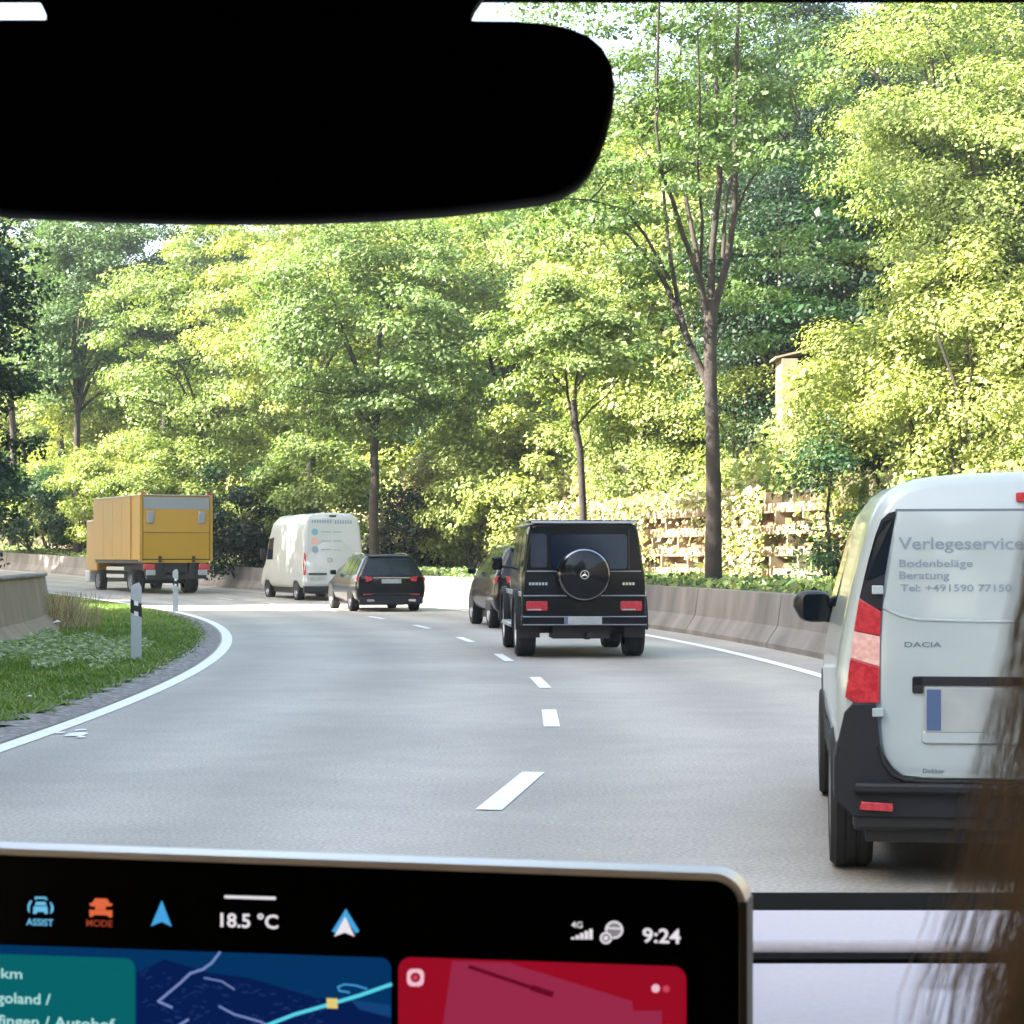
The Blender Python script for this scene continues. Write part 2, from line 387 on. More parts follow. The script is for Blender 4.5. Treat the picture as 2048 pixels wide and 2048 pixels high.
def bush(label, c, rx, ry, hue, size=0.16, group='bushes on the slope', per=170, name='bush', m='leaf', dens=1.0, ztop=None):
    c = Vector(c); g0 = gz(c.x, c.y)-0.2
    top = c.z+ry if ztop is None else ztop
    rz = max((top-g0)/2, 0.5); cz = (top+g0)/2; base = Vector((c.x, c.y, g0))
    t = thing(name, label, 'bush', base, 0, group)
    nb = int(dens*(rx*rx*2.2+rx*rz*4.5)/1.15)
    bs = boughs((0, 0, cz-g0), (rx*0.85, rx*0.85, rz*0.88), max(nb, 8), (0.55, 1.0), 0.6, 0.55, -0.9)
    mb = MB()
    for k in range(6):
        e = Vector(bs[k][0]); limb(mb, wob((random.uniform(-.3, .3), random.uniform(-.3, .3), -0.2), e, 4, 0.06), 0.06, 0.015, 5)
    mb.build('stems', 'bark', t, smooth=True, angle=60)
    V, ti = bough_leaves(bs, per, size); leaf_mesh('foliage', V, ti, hue, M[m], t)
    return t

# the four street trees between barrier and crib wall ------------------------------------
# tallest: many upright limbs, thin crown; traced limbs keep their own depth
def big_tree():
    Y0 = 45.0; b = at(1425, 1190, Y0); b.z = gz(b.x, b.y)-0.2
    t = thing('broadleaf_tree', 'tallest roadside tree, dark trunk forking into many steep limbs under a thin crown', 'tree', b, 0, 'roadside trees behind the barrier')
    mb = MB(); P = lambda px, py, dy=0: at(px, py, Y0+dy)-b
    trunk = [(1427, 1195), (1427, 1000), (1425, 880), (1421, 760), (1420, 690), (1422, 600)]
    mb.tube([P(*q) for q in trunk], [0.20, 0.168, 0.15, 0.14, 0.145, 0.15], 12)
    mb.tube([P(1427, 985), P(1427, 945)], [0.175, 0.165], 12)
    lm = [([(1422, 610), (1424, 500), (1440, 360), (1437, 250), (1430, 120), (1432, -40)], 0.085, 0.03, 0.5),
          ([(1428, 620), (1455, 520), (1471, 409), (1470, 250), (1474, 90), (1478, -60)], 0.09, 0.03, -0.6),
          ([(1421, 780), (1380, 690), (1345, 600), (1327, 560), (1290, 510), (1257, 470), (1200, 440)], 0.095, 0.02, 0.7),
          ([(1418, 640), (1400, 560), (1364, 465), (1345, 400), (1325, 350), (1312, 250), (1317, 40), (1320, -50)], 0.07, 0.02, -1.0),
          ([(1415, 650), (1392, 500), (1372, 400), (1362, 300), (1358, 180), (1365, 20)], 0.065, 0.02, 1.2),
          ([(1378, 690), (1355, 600), (1338, 500), (1330, 420), (1325, 350), (1280, 290), (1250, 220), (1238, 150)], 0.06, 0.015, 1.8),
          ([(1475, 420), (1490, 380), (1531, 316), (1568, 274), (1600, 240)], 0.035, 0.012, -0.8),
          ([(1400, 560), (1405, 450), (1395, 330), (1400, 200), (1395, 60)], 0.04, 0.015, -1.6),
          ([(1445, 520), (1452, 400), (1480, 300), (1500, 180), (1512, 40)], 0.045, 0.015, 1.4),
          ([(1420, 700), (1460, 640), (1520, 600), (1560, 585)], 0.035, 0.012, 1.0),
          ([(1340, 560), (1290, 470), (1250, 420), (1180, 400), (1100, 395)], 0.04, 0.012, -1.2)]
    ends = []
    for pts, r0, r1, dy in lm:
        q = [P(x, y, dy*i/(len(pts)-1)*2.2) for i, (x, y) in enumerate(pts)]; limb(mb, q, r0, r1, 8)
        ends += q[len(q)//2:]
        for s_ in range(3):
            a = q[random.randrange(len(q)//2, len(q))]; e = a+Vector((random.uniform(-1.2, 1.2), random.uniform(-1.2, 1.2), random.uniform(0.3, 1.4)))
            limb(mb, wob(a, e, 3, 0.06), 0.025, 0.008, 5); ends.append(e)
    mb.build('trunk', 'bark', t, smooth=True, angle=60)
    bs = []
    for e in ends:
        if e.z < 6.0 and random.random() < 0.5: continue
        for k in range(2):
            d = rng.normal(size=3)*np.array([0.75, 0.9, 0.5]); br = rng.uniform(0.5, 0.95)
            bs.append((np.array(e)+d, np.array([br, br, br*0.35]), d/np.linalg.norm(d)))
    # leafy sprays hanging on the left of the crown and over the top
    for px, py, dy, r in ((1150, 400, 0, .9), (1210, 430, 1, .9), (1100, 430, -1, .9), (1060, 470, 0, .8), (1260, 520, 1, .7), (1290, 590, 0, .6), (1120, 500, 1, .7), (1180, 350, 1, .8),
                          (1040, 420, 1, 1.0), (980, 450, 2, 1.0), (1330, 640, 1, .6), (1300, 700, 1.5, .6), (1240, 330, 1, .8), (1500, 120, 1, .9), (1560, 90, 0, .9), (1600, 160, 1, .8), (1450, 60, -1, 1.0),
                          (1380, 40, 0, 1.0), (1300, 60, 1, .8), (1050, 10, 1, .8), (1085, 45, 0, .7), (1125, 5, 1, .9), (1165, 45, 2, .8), (1195, -5, 0, .9), (1215, 60, 1, .6), (1250, 5, 1, .8), (1280, 110, 0, .7), (1290, 180, 1, .8), (1215, 190, 2, .8), (1235, 250, 1, .8), (1150, -10, 3, .9), (1080, -15, 3, .9), (1540, 240, 1, .7), (1500, 330, 0, .6), (1410, 240, -2, .6), (1450, 215, -2, .6), (1480, 610, 1, .6), (1540, 590, 1, .6), (1310, 130, 1, .9), (1640, 60, 0, .9)):
        bs.append((np.array(P(px, py, dy)), np.array([r, r, r*0.36]), np.array([0, 0, 1.0])))
    V, ti = bough_leaves(bs, 240, 0.10); leaf_mesh('crown', V, ti, 0.42, M['leaf'], t)
big_tree()
G = 'roadside trees behind the barrier'
b = at(1165, 1100, 55); b.z = gz(b.x, b.y)
def slim_tree():
    Y0 = 55.0; P = lambda px, py, dy=0: at(px, py, Y0+dy)-b
    t = thing('broadleaf_tree', 'slender roadside tree behind the black off-roader, thin bent trunk and loose pale crown', 'tree', b, 0, G)
    mb = MB(); mb.tube([P(1168, 1110), P(1165, 1000), P(1160, 900), P(1150, 850), P(1148, 800)], [0.11, 0.10, 0.095, 0.10, 0.07], 9)
    for pts, r0 in (([(1150, 860), (1135, 790), (1130, 720), (1120, 650)], .05), ([(1148, 810), (1155, 740), (1165, 640), (1170, 560)], .05), ([(1155, 850), (1185, 815), (1215, 790), (1250, 740)], .035), ([(1158, 905), (1180, 880), (1183, 850)], .02), ([(1130, 780), (1090, 730), (1050, 700)], .03), ([(1150, 780), (1200, 700), (1240, 620)], .035)):
        limb(mb, [P(x, y, i*0.3) for i, (x, y) in enumerate(pts)], r0, 0.012, 6)
    mb.build('trunk', 'bark', t, smooth=True, angle=60)
    bs = boughs(P(1150, 690), (2.5, 2.3, 1.9), 70, (0.5, 0.85), 0.4, 0.3, -0.7)
    V, ti = bough_leaves(bs, 230, 0.115); leaf_mesh('crown', V, ti, 0.60, M['leaf'], t)
slim_tree()
b3 = at(750, 1100, 73); b3.z = gz(b3.x, b3.y)
tree('roadside tree with full rounded crown, its bare trunk between white van and estate car', b3, at(750, 830, 73), 0.17, at(735, 655, 73.5), (4.3, 4.0, 4.4), 150, 300, 0.145, 0.52, G, bottom=-1)
b4 = at(155, 1110, 102); b4.z = gz(b4.x, b4.y)
tree('roadside tree by the yellow truck, straight trunk and narrow upright crown', b4, at(155, 820, 102), 0.2, at(185, 650, 103), (4.0, 3.6, 6.2), 140, 250, 0.17, 0.36, G, limbs=12)
bl = at(-20, 1200, 62); bl.z = 0
tree('dark tree with shade put into its leaf colour, at the end of the weathered wall, overhanging the frame of the view', (-16.8, 60, 0), (-16.9, 60, 3.5), 0.25, (-17.1, 60.5, 7.6), (2.9, 3.0, 7.4), 150, 170, 0.17, 0.05, 'trees on the inner side of the bend', bottom=-1)  # near-black leaf hue paints the shade this tree stands in

# tall trees on the inner side of the bend, outside the picture, whose shade lies on the road; more are added behind the camera to darken reflections
def shade_trees():
    proto = tree('tall unseen leafy tree for shade on the road and dark reflections', (0, 0, 0), (0, 0, 5), 0.3, (0, 0, 10.5), (4.6, 4.6, 7.8), 190, 125, 0.42, 0.3, 'shade trees on the inner side of the bend', bottom=-1, inner=0.3, br=(1.1, 1.7))
    first = True; q = random.Random(4)
    for r, degs in ((114.5, (-27, -23, -19, -15, -11, -7, -3, 1, 5, 9, 13)), (107.0, (-26, -21, -16, -11, -6, -1, 4, 9, 14)), (113.0, (25, 28, 31, 34, 38, 42)), (105.0, (26, 31, 36)), (141.5, (-18, -23, -28)), (129.0, (-25, -29)), (121, (-30,)), (150, (-22, -30))):
        for d in degs:
            th = R(d+q.uniform(-0.6, 0.6)); x, y = OX+r*math.cos(th), OY+r*math.sin(th)
            if first: o = proto; first = False
            else:
                o = proto.copy(); COL.objects.link(o)
                for ch in proto.children: c = ch.copy(); COL.objects.link(c); c.parent = o
            o.location = (x, y, 0); sc = q.uniform(1.0, 1.18); o.scale = (sc, sc, sc); o.rotation_euler = (0, 0, q.uniform(0, 6.28))
shade_trees()

# trees and bushes one can tell apart on the slope ------------------------------------------
HT = 'trees standing out on the wooded slope'
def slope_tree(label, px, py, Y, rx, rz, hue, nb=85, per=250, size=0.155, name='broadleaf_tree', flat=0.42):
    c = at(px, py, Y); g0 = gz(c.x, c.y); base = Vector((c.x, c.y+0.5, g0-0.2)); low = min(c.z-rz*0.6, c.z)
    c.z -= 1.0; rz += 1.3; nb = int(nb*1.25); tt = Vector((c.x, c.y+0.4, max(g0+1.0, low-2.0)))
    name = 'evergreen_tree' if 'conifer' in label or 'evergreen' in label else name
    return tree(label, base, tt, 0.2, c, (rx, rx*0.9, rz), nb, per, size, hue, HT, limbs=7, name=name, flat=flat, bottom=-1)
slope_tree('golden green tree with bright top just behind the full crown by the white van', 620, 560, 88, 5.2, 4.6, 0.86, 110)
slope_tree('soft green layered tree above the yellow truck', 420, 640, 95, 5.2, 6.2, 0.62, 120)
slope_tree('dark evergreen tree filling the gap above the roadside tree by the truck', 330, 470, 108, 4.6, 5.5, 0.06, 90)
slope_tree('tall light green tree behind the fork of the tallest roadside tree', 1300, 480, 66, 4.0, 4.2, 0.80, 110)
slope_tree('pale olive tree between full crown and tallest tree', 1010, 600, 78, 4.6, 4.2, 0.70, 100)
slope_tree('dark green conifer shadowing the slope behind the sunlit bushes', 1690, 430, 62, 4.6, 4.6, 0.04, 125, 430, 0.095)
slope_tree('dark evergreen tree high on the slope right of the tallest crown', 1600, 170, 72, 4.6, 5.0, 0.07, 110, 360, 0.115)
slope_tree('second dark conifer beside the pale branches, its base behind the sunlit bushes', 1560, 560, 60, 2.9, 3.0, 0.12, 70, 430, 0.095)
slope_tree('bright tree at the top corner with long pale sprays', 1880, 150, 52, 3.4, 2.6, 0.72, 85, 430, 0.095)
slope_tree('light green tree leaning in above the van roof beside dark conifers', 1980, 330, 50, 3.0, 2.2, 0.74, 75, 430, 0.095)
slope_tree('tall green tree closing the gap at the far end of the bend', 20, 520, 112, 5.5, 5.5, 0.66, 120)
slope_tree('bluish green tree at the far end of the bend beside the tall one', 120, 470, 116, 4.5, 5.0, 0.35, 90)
BG = 'bushes along the foot of the slope'
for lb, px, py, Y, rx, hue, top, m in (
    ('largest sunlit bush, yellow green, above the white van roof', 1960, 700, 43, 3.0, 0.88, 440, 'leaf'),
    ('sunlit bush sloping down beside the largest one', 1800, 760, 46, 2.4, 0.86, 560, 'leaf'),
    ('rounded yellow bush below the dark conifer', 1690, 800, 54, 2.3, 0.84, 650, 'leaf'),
    ('dark green bush behind the wing mirror of the white van', 1700, 960, 45, 1.6, 0.25, 820, 'leaf'),
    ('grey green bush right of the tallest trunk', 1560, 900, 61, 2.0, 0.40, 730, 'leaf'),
    ('bright bush left of the dark green one, above crib beams', 1490, 880, 60, 2.0, 0.78, 720, 'leaf'),
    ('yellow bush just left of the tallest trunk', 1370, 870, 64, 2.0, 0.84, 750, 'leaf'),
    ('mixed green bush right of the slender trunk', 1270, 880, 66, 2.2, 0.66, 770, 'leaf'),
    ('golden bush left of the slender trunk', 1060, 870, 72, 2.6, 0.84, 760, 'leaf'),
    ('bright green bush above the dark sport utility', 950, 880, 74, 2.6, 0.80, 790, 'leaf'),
    ('pale bush with sunlight put into its leaf colour behind the estate car', 870, 960, 77, 2.0, 0.55, 900, 'sun_tint_leaf'),
    ('dark bush right of the bare trunk', 800, 1030, 75, 1.5, 0.03, 960, 'leaf'),
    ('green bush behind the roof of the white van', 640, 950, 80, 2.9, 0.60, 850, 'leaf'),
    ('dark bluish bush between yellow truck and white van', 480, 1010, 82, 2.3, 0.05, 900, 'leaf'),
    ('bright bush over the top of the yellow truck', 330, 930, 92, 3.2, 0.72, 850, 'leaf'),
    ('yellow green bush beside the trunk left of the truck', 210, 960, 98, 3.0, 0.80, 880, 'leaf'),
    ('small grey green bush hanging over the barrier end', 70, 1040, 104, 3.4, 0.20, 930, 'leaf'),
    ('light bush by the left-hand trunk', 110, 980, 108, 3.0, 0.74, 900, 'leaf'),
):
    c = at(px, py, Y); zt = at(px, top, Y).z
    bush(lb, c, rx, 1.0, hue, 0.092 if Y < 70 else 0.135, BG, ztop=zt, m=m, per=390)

# the wood on the hillside reads as one mass
tmpl = []
for k in range(5):
    hh = (3.0, 3.4, 2.8, 3.2, 2.4)[k]; vz = (3.6, 4.4, 3.2, 5.0, 5.2)[k]
    bs = boughs((0, 0, 0), (hh, hh, vz), 66, (0.8, 1.3), (0.42, 0.36, 0.5, 0.4, 0.3)[k], 0.5, -0.8)
    tmpl.append(bough_leaves(bs, 200, 0.165))
VV = []; TT = []; HH = []; TR = MB()
def sky_gap(px, y_top):                       # where the photograph lets the sky show
    return (1212 < px < 1262 and y_top < 120)
for r in np.arange(145.5, 201, 4.4):
    th = 3.0 if r < 186 else 34.0
    while th < 52:
        rr = r+rng.uniform(-1.5, 1.5); tt = R(th+rng.uniform(-0.7, 0.7)); th += math.degrees(4.6/rr)*rng.uniform(0.85, 1.15)
        x, y = OX+rr*math.cos(tt), OY+rr*math.sin(tt); g0 = hill(rr, tt)
        px = 1024+x*F/y
        if px < -180 or px > 2230: continue
        k = int(rng.integers(5)); V, ti = tmpl[k]; sc = rng.uniform(0.8, 1.15)
        zc = g0+(3.6 if rr < 150 else 5.4)*sc
        zt = zc+(3.6, 4.4, 3.2, 5.0, 5.2)[k]*sc; ytop = HZ-(zt-H)*F/y
        if sky_gap(px, ytop): continue
        if px < 1030 and ytop < 42: continue
        a = rng.uniform(0, 6.28); c, s_ = math.cos(a), math.sin(a)
        W = V*sc; W = np.stack([W[:, 0]*c-W[:, 1]*s_, W[:, 0]*s_+W[:, 1]*c, W[:, 2]], 1)+np.array([x, y, zc])
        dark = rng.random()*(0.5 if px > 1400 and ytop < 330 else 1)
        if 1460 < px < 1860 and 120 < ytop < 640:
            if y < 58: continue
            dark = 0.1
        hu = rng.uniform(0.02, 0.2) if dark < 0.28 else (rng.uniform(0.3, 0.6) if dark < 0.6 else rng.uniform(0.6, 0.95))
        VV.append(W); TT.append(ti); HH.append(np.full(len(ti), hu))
        TR.tube([(x, y, g0-0.3), (x+0.1, y, zc)], [0.16, 0.08], 6)
bs = boughs((0, 0, 0), (2.0, 2.0, 1.9), 34, (0.6, 0.95), 0.55, 0.5, -0.6); shrub_t = bough_leaves(bs, 130, 0.17)
for r in (143.6, 147.0, 151.0, 155.5, 161.0, 167.0):
    th = 6.0
    while th < 50:
        rr = r+rng.uniform(-0.9, 0.9); tt = R(th+rng.uniform(-0.4, 0.4)); th += math.degrees(2.9/rr)
        x, y = OX+rr*math.cos(tt), OY+rr*math.sin(tt); px = 1024+x*F/y
        if px < -100 or px > 2150 or (1240 < px < 1640 and r < 146): continue
        V, ti = shrub_t; sc = rng.uniform(0.8, 1.35); a = rng.uniform(0, 6.28); c, s_ = math.cos(a), math.sin(a); W = V*sc
        VV.append(np.stack([W[:, 0]*c-W[:, 1]*s_, W[:, 0]*s_+W[:, 1]*c, W[:, 2]*rng.uniform(0.8, 1.2)], 1)+np.array([x, y, hill(rr, tt)+1.2*sc]))
        TT.append(ti); HH.append(np.full(len(ti), rng.uniform(0.15, 0.4) if rng.random() < 0.15 else rng.uniform(0.6, 0.98)))
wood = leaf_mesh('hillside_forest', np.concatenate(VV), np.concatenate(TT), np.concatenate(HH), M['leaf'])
tag(wood, 'sunlit mixed wood covering the slope behind the roadside trees', 'woodland', kind='stuff')
fs = TR.build('forest_stems', 'bark', wood); tag(fs, kind='stuff')

# creeper and undergrowth over crib wall and slope
def surf_leaves(n, rf, tf, size, huef, lift, m, name, label, cat, skip=None):
    r = rng.uniform(rf[0], rf[1], n); th = np.radians(rng.uniform(tf[0], tf[1], n))
    x = OX+r*np.cos(th); y = OY+r*np.sin(th)
    z = np.array([hill(a, b) for a, b in zip(r, th)])
    lump = 0.5+0.5*np.sin(x*2.1+1.3*np.sin(y*1.7))*np.sin(y*1.9+r)
    z = z+rng.random(n)*lift*(0.35+lump)
    # face of the crib wall
    wall = (r > 140.3) & (r < 141.4)
    z = np.where(wall, np.array([zr(b) for b in th])+0.8+rng.random(n)*2.4, z)
    r2 = np.where(wall, 140.5+rng.uniform(-0.5, 0.15, n), r); x = OX+r2*np.cos(th); y = OY+r2*np.sin(th)
    px = 1024+x*F/y; py = HZ-(z-H)*F/y
    keep = np.ones(n, bool)
    if skip is not None: keep = ~skip(px, py, r2)
    P = np.stack([x, y, z], 1)[keep]; k = len(P)
    Nn = np.stack([-np.cos(th[keep])*0.6, -np.sin(th[keep])*0.2-0.3, np.full(k, 0.6)], 1)+rng.normal(size=(k, 3))*0.5
    Nn /= np.linalg.norm(Nn, axis=1, keepdims=True)
    hu = huef(px[keep], py[keep], k)
    o = leaf_mesh(name, leaves(P, Nn, size, 0.75), rng.random(k), hu, M[m]); tag(o, label, cat, kind='stuff'); return o
def bare(px, py, r):
    a = (px > 1288) & (px < 1412) & (py > 1020) & (py < 1165)
    b_ = (px > 1528) & (px < 1612) & (py > 985) & (py < 1175)
    c_ = (px > 100) & (px < 182) & (py > 1045)
    d_ = (px > 930) & (px < 1040) & (py > 1005) & (py < 1100)
    return ((a | b_ | c_) & (rng.random(len(px)) < 0.86)) | (d_ & (rng.random(len(px)) < 0.6)) 
surf_leaves(240000, (141.0, 152.0), (4, 46), 0.15, lambda px, py, k: rng.uniform(0.5, 0.98, k), 1.5, 'leaf', 'undergrowth', 'low bright undergrowth covering the slope above the crib wall', 'undergrowth', bare)
surf_leaves(110000, (140.2, 146.5), (5, 34), 0.15, lambda px, py, k: rng.uniform(0.3, 1.0, k), 0.8, 'sun_tint_leaf', 'creeper', 'pale creeper, sunlight put into its colour, hanging over the crib wall', 'creeper', lambda px, py, r: bare(px, py, r) | (px > 1520) | (px < 560))
surf_leaves(20000, (134.95, 138.8), (4, 44), 0.11, lambda px, py, k: rng.uniform(0.2, 0.8, k), 0.14, 'leaf', 'weeds', 'fringe of weeds growing along the top of the barrier', 'weeds')

# small masonry stub in the bushes
c = at(1578, 738, 57.6)
t = thing('masonry_stub', 'small brown masonry corner with pale slab peeping out of the bushes', 'wall')
MB().box(c.x-0.22, c.x+0.22, c.y-0.2, c.y+1.2, gz(c.x, c.y)-0.3, c.z+0.28).build('block', 'beam', t)
mb = MB(); mb.add([(c.x-0.4, c.y-0.15, c.z+0.283), (c.x+0.75, c.y-0.15, c.z+0.56), (c.x+0.75, c.y+1.2, c.z+0.56), (c.x-0.4, c.y+1.2, c.z+0.283),
                   (c.x-0.4, c.y-0.15, c.z+0.34), (c.x+0.75, c.y-0.15, c.z+0.62), (c.x+0.75, c.y+1.2, c.z+0.62), (c.x-0.4, c.y+1.2, c.z+0.34)],
                  [(0,3,2,1),(4,5,6,7),(0,1,5,4),(1,2,6,5),(2,3,7,6),(3,0,4,7)]); mb.build('slab', 'beam', t)

# grass of the verge --------------------------------------------------------------------
n = 90000
r = 125.50-3.0*rng.random(n)**0.85; th = np.radians(rng.uniform(-3, 27, n)); keep = (r > 123.0) | (np.degrees(th) > 9.4)
r = r[keep]; th = th[keep]; n = len(r); r = np.where(np.degrees(th) > 9.4, 125.5-(125.5-r)*2.2, r)
r = r+np.sin(th*900)*0.1*(r > 125.2)
x = OX+r*np.cos(th); y = OY+r*np.sin(th); z = 0.03+np.array([zr(a) for a in th])
px = 1024+x*F/y
hgt = rng.uniform(0.02, 0.065, n)*(1+0.8*(r < 124.0)); lean = rng.normal(size=(n, 2))*0.05; wd = 0.012
ang = rng.uniform(0, 3.14, n); bx, by = np.cos(ang)*wd, np.sin(ang)*wd
V = np.stack([np.stack([x-bx, y-by, z], 1), np.stack([x+bx, y+by, z], 1), np.stack([x+lean[:, 0]+bx*.3, y+lean[:, 1]+by*.3, z+hgt], 1), np.stack([x+lean[:, 0]-bx*.3, y+lean[:, 1]-by*.3, z+hgt], 1)], 1).reshape(-1, 3)
pat = 0.25+0.3*np.sin(x*3.1+np.sin(y*2.3))*np.sin(y*0.9)+0.15*rng.random(n)+0.5*(rng.random(n) < 0.08)
o = leaf_mesh('grass', V, rng.random(n), np.clip(pat, 0, 0.85), M['grass_leaf']); tag(o, 'short green verge grass inside the white edge line', 'grass', kind='stuff')
# pale dock leaves at the foot of the old wall
n = 6500; r = 122.95+1.9*rng.random(n)**1.3; th = np.radians(rng.uniform(3.6, 7.3, n))
th = th+R(0.5)*np.sin(r*9); x = OX+r*np.cos(th); y = OY+r*np.sin(th); z = 0.04+rng.random(n)*0.16*(1.1-0.5*(r-122.95))
Nn = np.stack([rng.normal(size=n)*0.35+0.15, -0.35+rng.normal(size=n)*0.3, np.ones(n)], 1); Nn /= np.linalg.norm(Nn, axis=1, keepdims=True)
o = leaf_mesh('broad_weeds', leaves(np.stack([x, y, z], 1), Nn, 0.085, 0.5), rng.random(n), rng.uniform(0.35, 1.0, n), M['grass_leaf'])
tag(o, 'patch of pale broad-leaved weeds at the foot of the weathered wall', 'weeds', kind='stuff')
# dry stalks at the end of the wall
n = 1500; x = -8.7+rng.normal(size=n)*0.30; y = 38.8+rng.normal(size=n)*0.7; z = np.zeros(n)+0.02
hgt = rng.uniform(0.2, 0.75, n); lean = rng.normal(size=(n, 2))*0.16; wd = 0.010; bx = wd*np.ones(n); by = 0*bx
V = np.stack([np.stack([x-bx, y-by, z], 1), np.stack([x+bx, y+by, z], 1), np.stack([x+lean[:, 0]+bx*.3, y+lean[:, 1], z+hgt], 1), np.stack([x+lean[:, 0]-bx*.3, y+lean[:, 1], z+hgt], 1)], 1).reshape(-1, 3)
M['dry'] = leaf_mat('dry', [(0, (0.24, 0.19, 0.10)), (1, (0.42, 0.36, 0.22))], 0.2)
o = leaf_mesh('dry_grass', V, rng.random(n), rng.random(n), M['dry']); tag(o, 'beige clump of dry grass at the end of the weathered wall', 'dry grass', kind='stuff')
# litter: a pale scrap at the wall foot and one in the grass
def scrap(label, c, s):
    mb = MB(); k = 7
    mb.add([(c[0], c[1], c[2]+s*0.5)]+[(c[0]+s*random.uniform(.5, 1)*math.cos(6.283*i/k), c[1]+s*random.uniform(.5, 1)*math.sin(6.283*i/k), c[2]+random.uniform(0, .25)*s) for i in range(k)], [(0, i+1, (i+1) % k+1) for i in range(k)])
    tag(mb.build('litter_scrap', 'line'), label, 'litter')
scrap('crumpled white scrap lying against the foot of the weathered wall', (-7.6, 34.2, 0.32), 0.09)
scrap('tiny white scrap lying alone in the short grass', (-4.52, 19.2, 0.10), 0.035)

# two guide posts ------------------------------------------------------------------------
M['post_white'] = mat('post_white', (0.33, 0.37, 0.375), 0.5)
def guide_post(label, loc, rz, h=1.06):
    t = thing('guide_post', label, 'guide post', loc, rz, 'guide posts on the verge')
    mb = MB()
    P = lambda z, s=1: [(-.072*s, -.035*s, z), (.072*s, -.035*s, z), (.045*s, .05*s, z), (-.045*s, .05*s, z)]
    def seg(zs):
        m_ = MB(); o_ = 0
        vs = []; fs = []
        for i, (z, s) in enumerate(zs): vs += P(z, s)
        for i in range(len(zs)-1):
            for k in range(4): fs.append((4*i+k, 4*i+(k+1) % 4, 4*i+4+(k+1) % 4, 4*i+4+k))
        fs += [(3, 2, 1, 0), tuple(4*(len(zs)-1)+k for k in range(4))]; m_.add(vs, fs); return m_
    m_ = seg([(-0.1, 1), (h-0.05, 1), (h, 0.55)])
    for i, v in enumerate(m_.v):
        if v[2] > h-0.02: m_.v[i] = (v[0], v[1], v[2]+v[0]*0.35)
    m_.build('post_body', 'post_white', t, bevel=0.004)
    b_ = seg([(h-0.42, 1.05), (h-0.24, 1.05)])
    for i, v in enumerate(b_.v): b_.v[i] = (v[0], v[1], v[2]-v[0]*0.45)
    b_.build('black_band', 'black', t)
    for zc, s in ((h-0.262, 1), (h-0.40, 1)):
        rf = MB()
        rf.add([(-.028, -.0375, zc-.028), (.028, -.0375, zc-.040), (.028, -.0375, zc+.018), (-.028, -.0375, zc+.034)], [(0, 1, 2, 3)])
        rf.build('reflector', 'line', t)
p = at(273, 1325, 27.4); guide_post('nearer white guide post with black band, standing in the grass before the weathered wall', (p.x, p.y, 0), R(4))
p = at(351, 1224, 53.2); guide_post('farther white guide post at the edge of the grass, in front of the yellow truck', (p.x, p.y, 0), R(12), 1.10)

# ------------------------------------------------------------------ vehicles
def smooth_prof(pts, n=26, it=2):
    p = [tuple(q) for q in pts]
    for _ in range(it):
        q = [p[0]]
        for a, b in zip(p[:-1], p[1:]): q += [(a[0]*.75+b[0]*.25, a[1]*.75+b[1]*.25), (a[0]*.25+b[0]*.75, a[1]*.25+b[1]*.75)]
        p = q+[p[-1]]
    d = [0]
    for a, b in zip(p[:-1], p[1:]): d.append(d[-1]+math.hypot(b[0]-a[0], b[1]-a[1]))
    out = []; j = 0
    for i in range(n):
        s = d[-1]*i/(n-1)
        while j < len(d)-2 and d[j+1] < s: j += 1
        f = (s-d[j])/max(d[j+1]-d[j], 1e-9); out.append((p[j][0]+(p[j+1][0]-p[j][0])*f, p[j][1]+(p[j+1][1]-p[j][1])*f))
    return out
def loft(stations, yf=lambda y, z: y, n=26):
    mb = MB(); m = 2*n-2; rings = []
    for y, pts in stations:
        h = smooth_prof(pts, n); ring = h+[(-x, z) for x, z in h[-2:0:-1]]
        rings.append([(x, yf(y, z), z) for x, z in ring])
    for r_ in rings: mb.v += r_
    for i in range(len(rings)-1):
        for k in range(m):
            k2 = (k+1) % m; mb.f.append((i*m+k, i*m+k2, (i+1)*m+k2, (i+1)*m+k))
    def cap(i, rev):          # quad strips across the mirrored halves
        o = i*m
        for k in range(n-1):
            a, b = o+k, o+k+1; c, d = o+(m-k) % m, o+(m-k-1) % m
            f = (a, b, d, c) if not rev else (c, d, b, a)
            f = tuple(dict.fromkeys(f))
            if len(f) > 2: mb.f.append(f)
    cap(0, True); cap(len(rings)-1, False)
    return mb
def shrink(pts, k, dz=0.0, cz=0.9): return [(x*k, cz+(z-cz)*(1-(1-k)*0.9)) for x, z in pts]
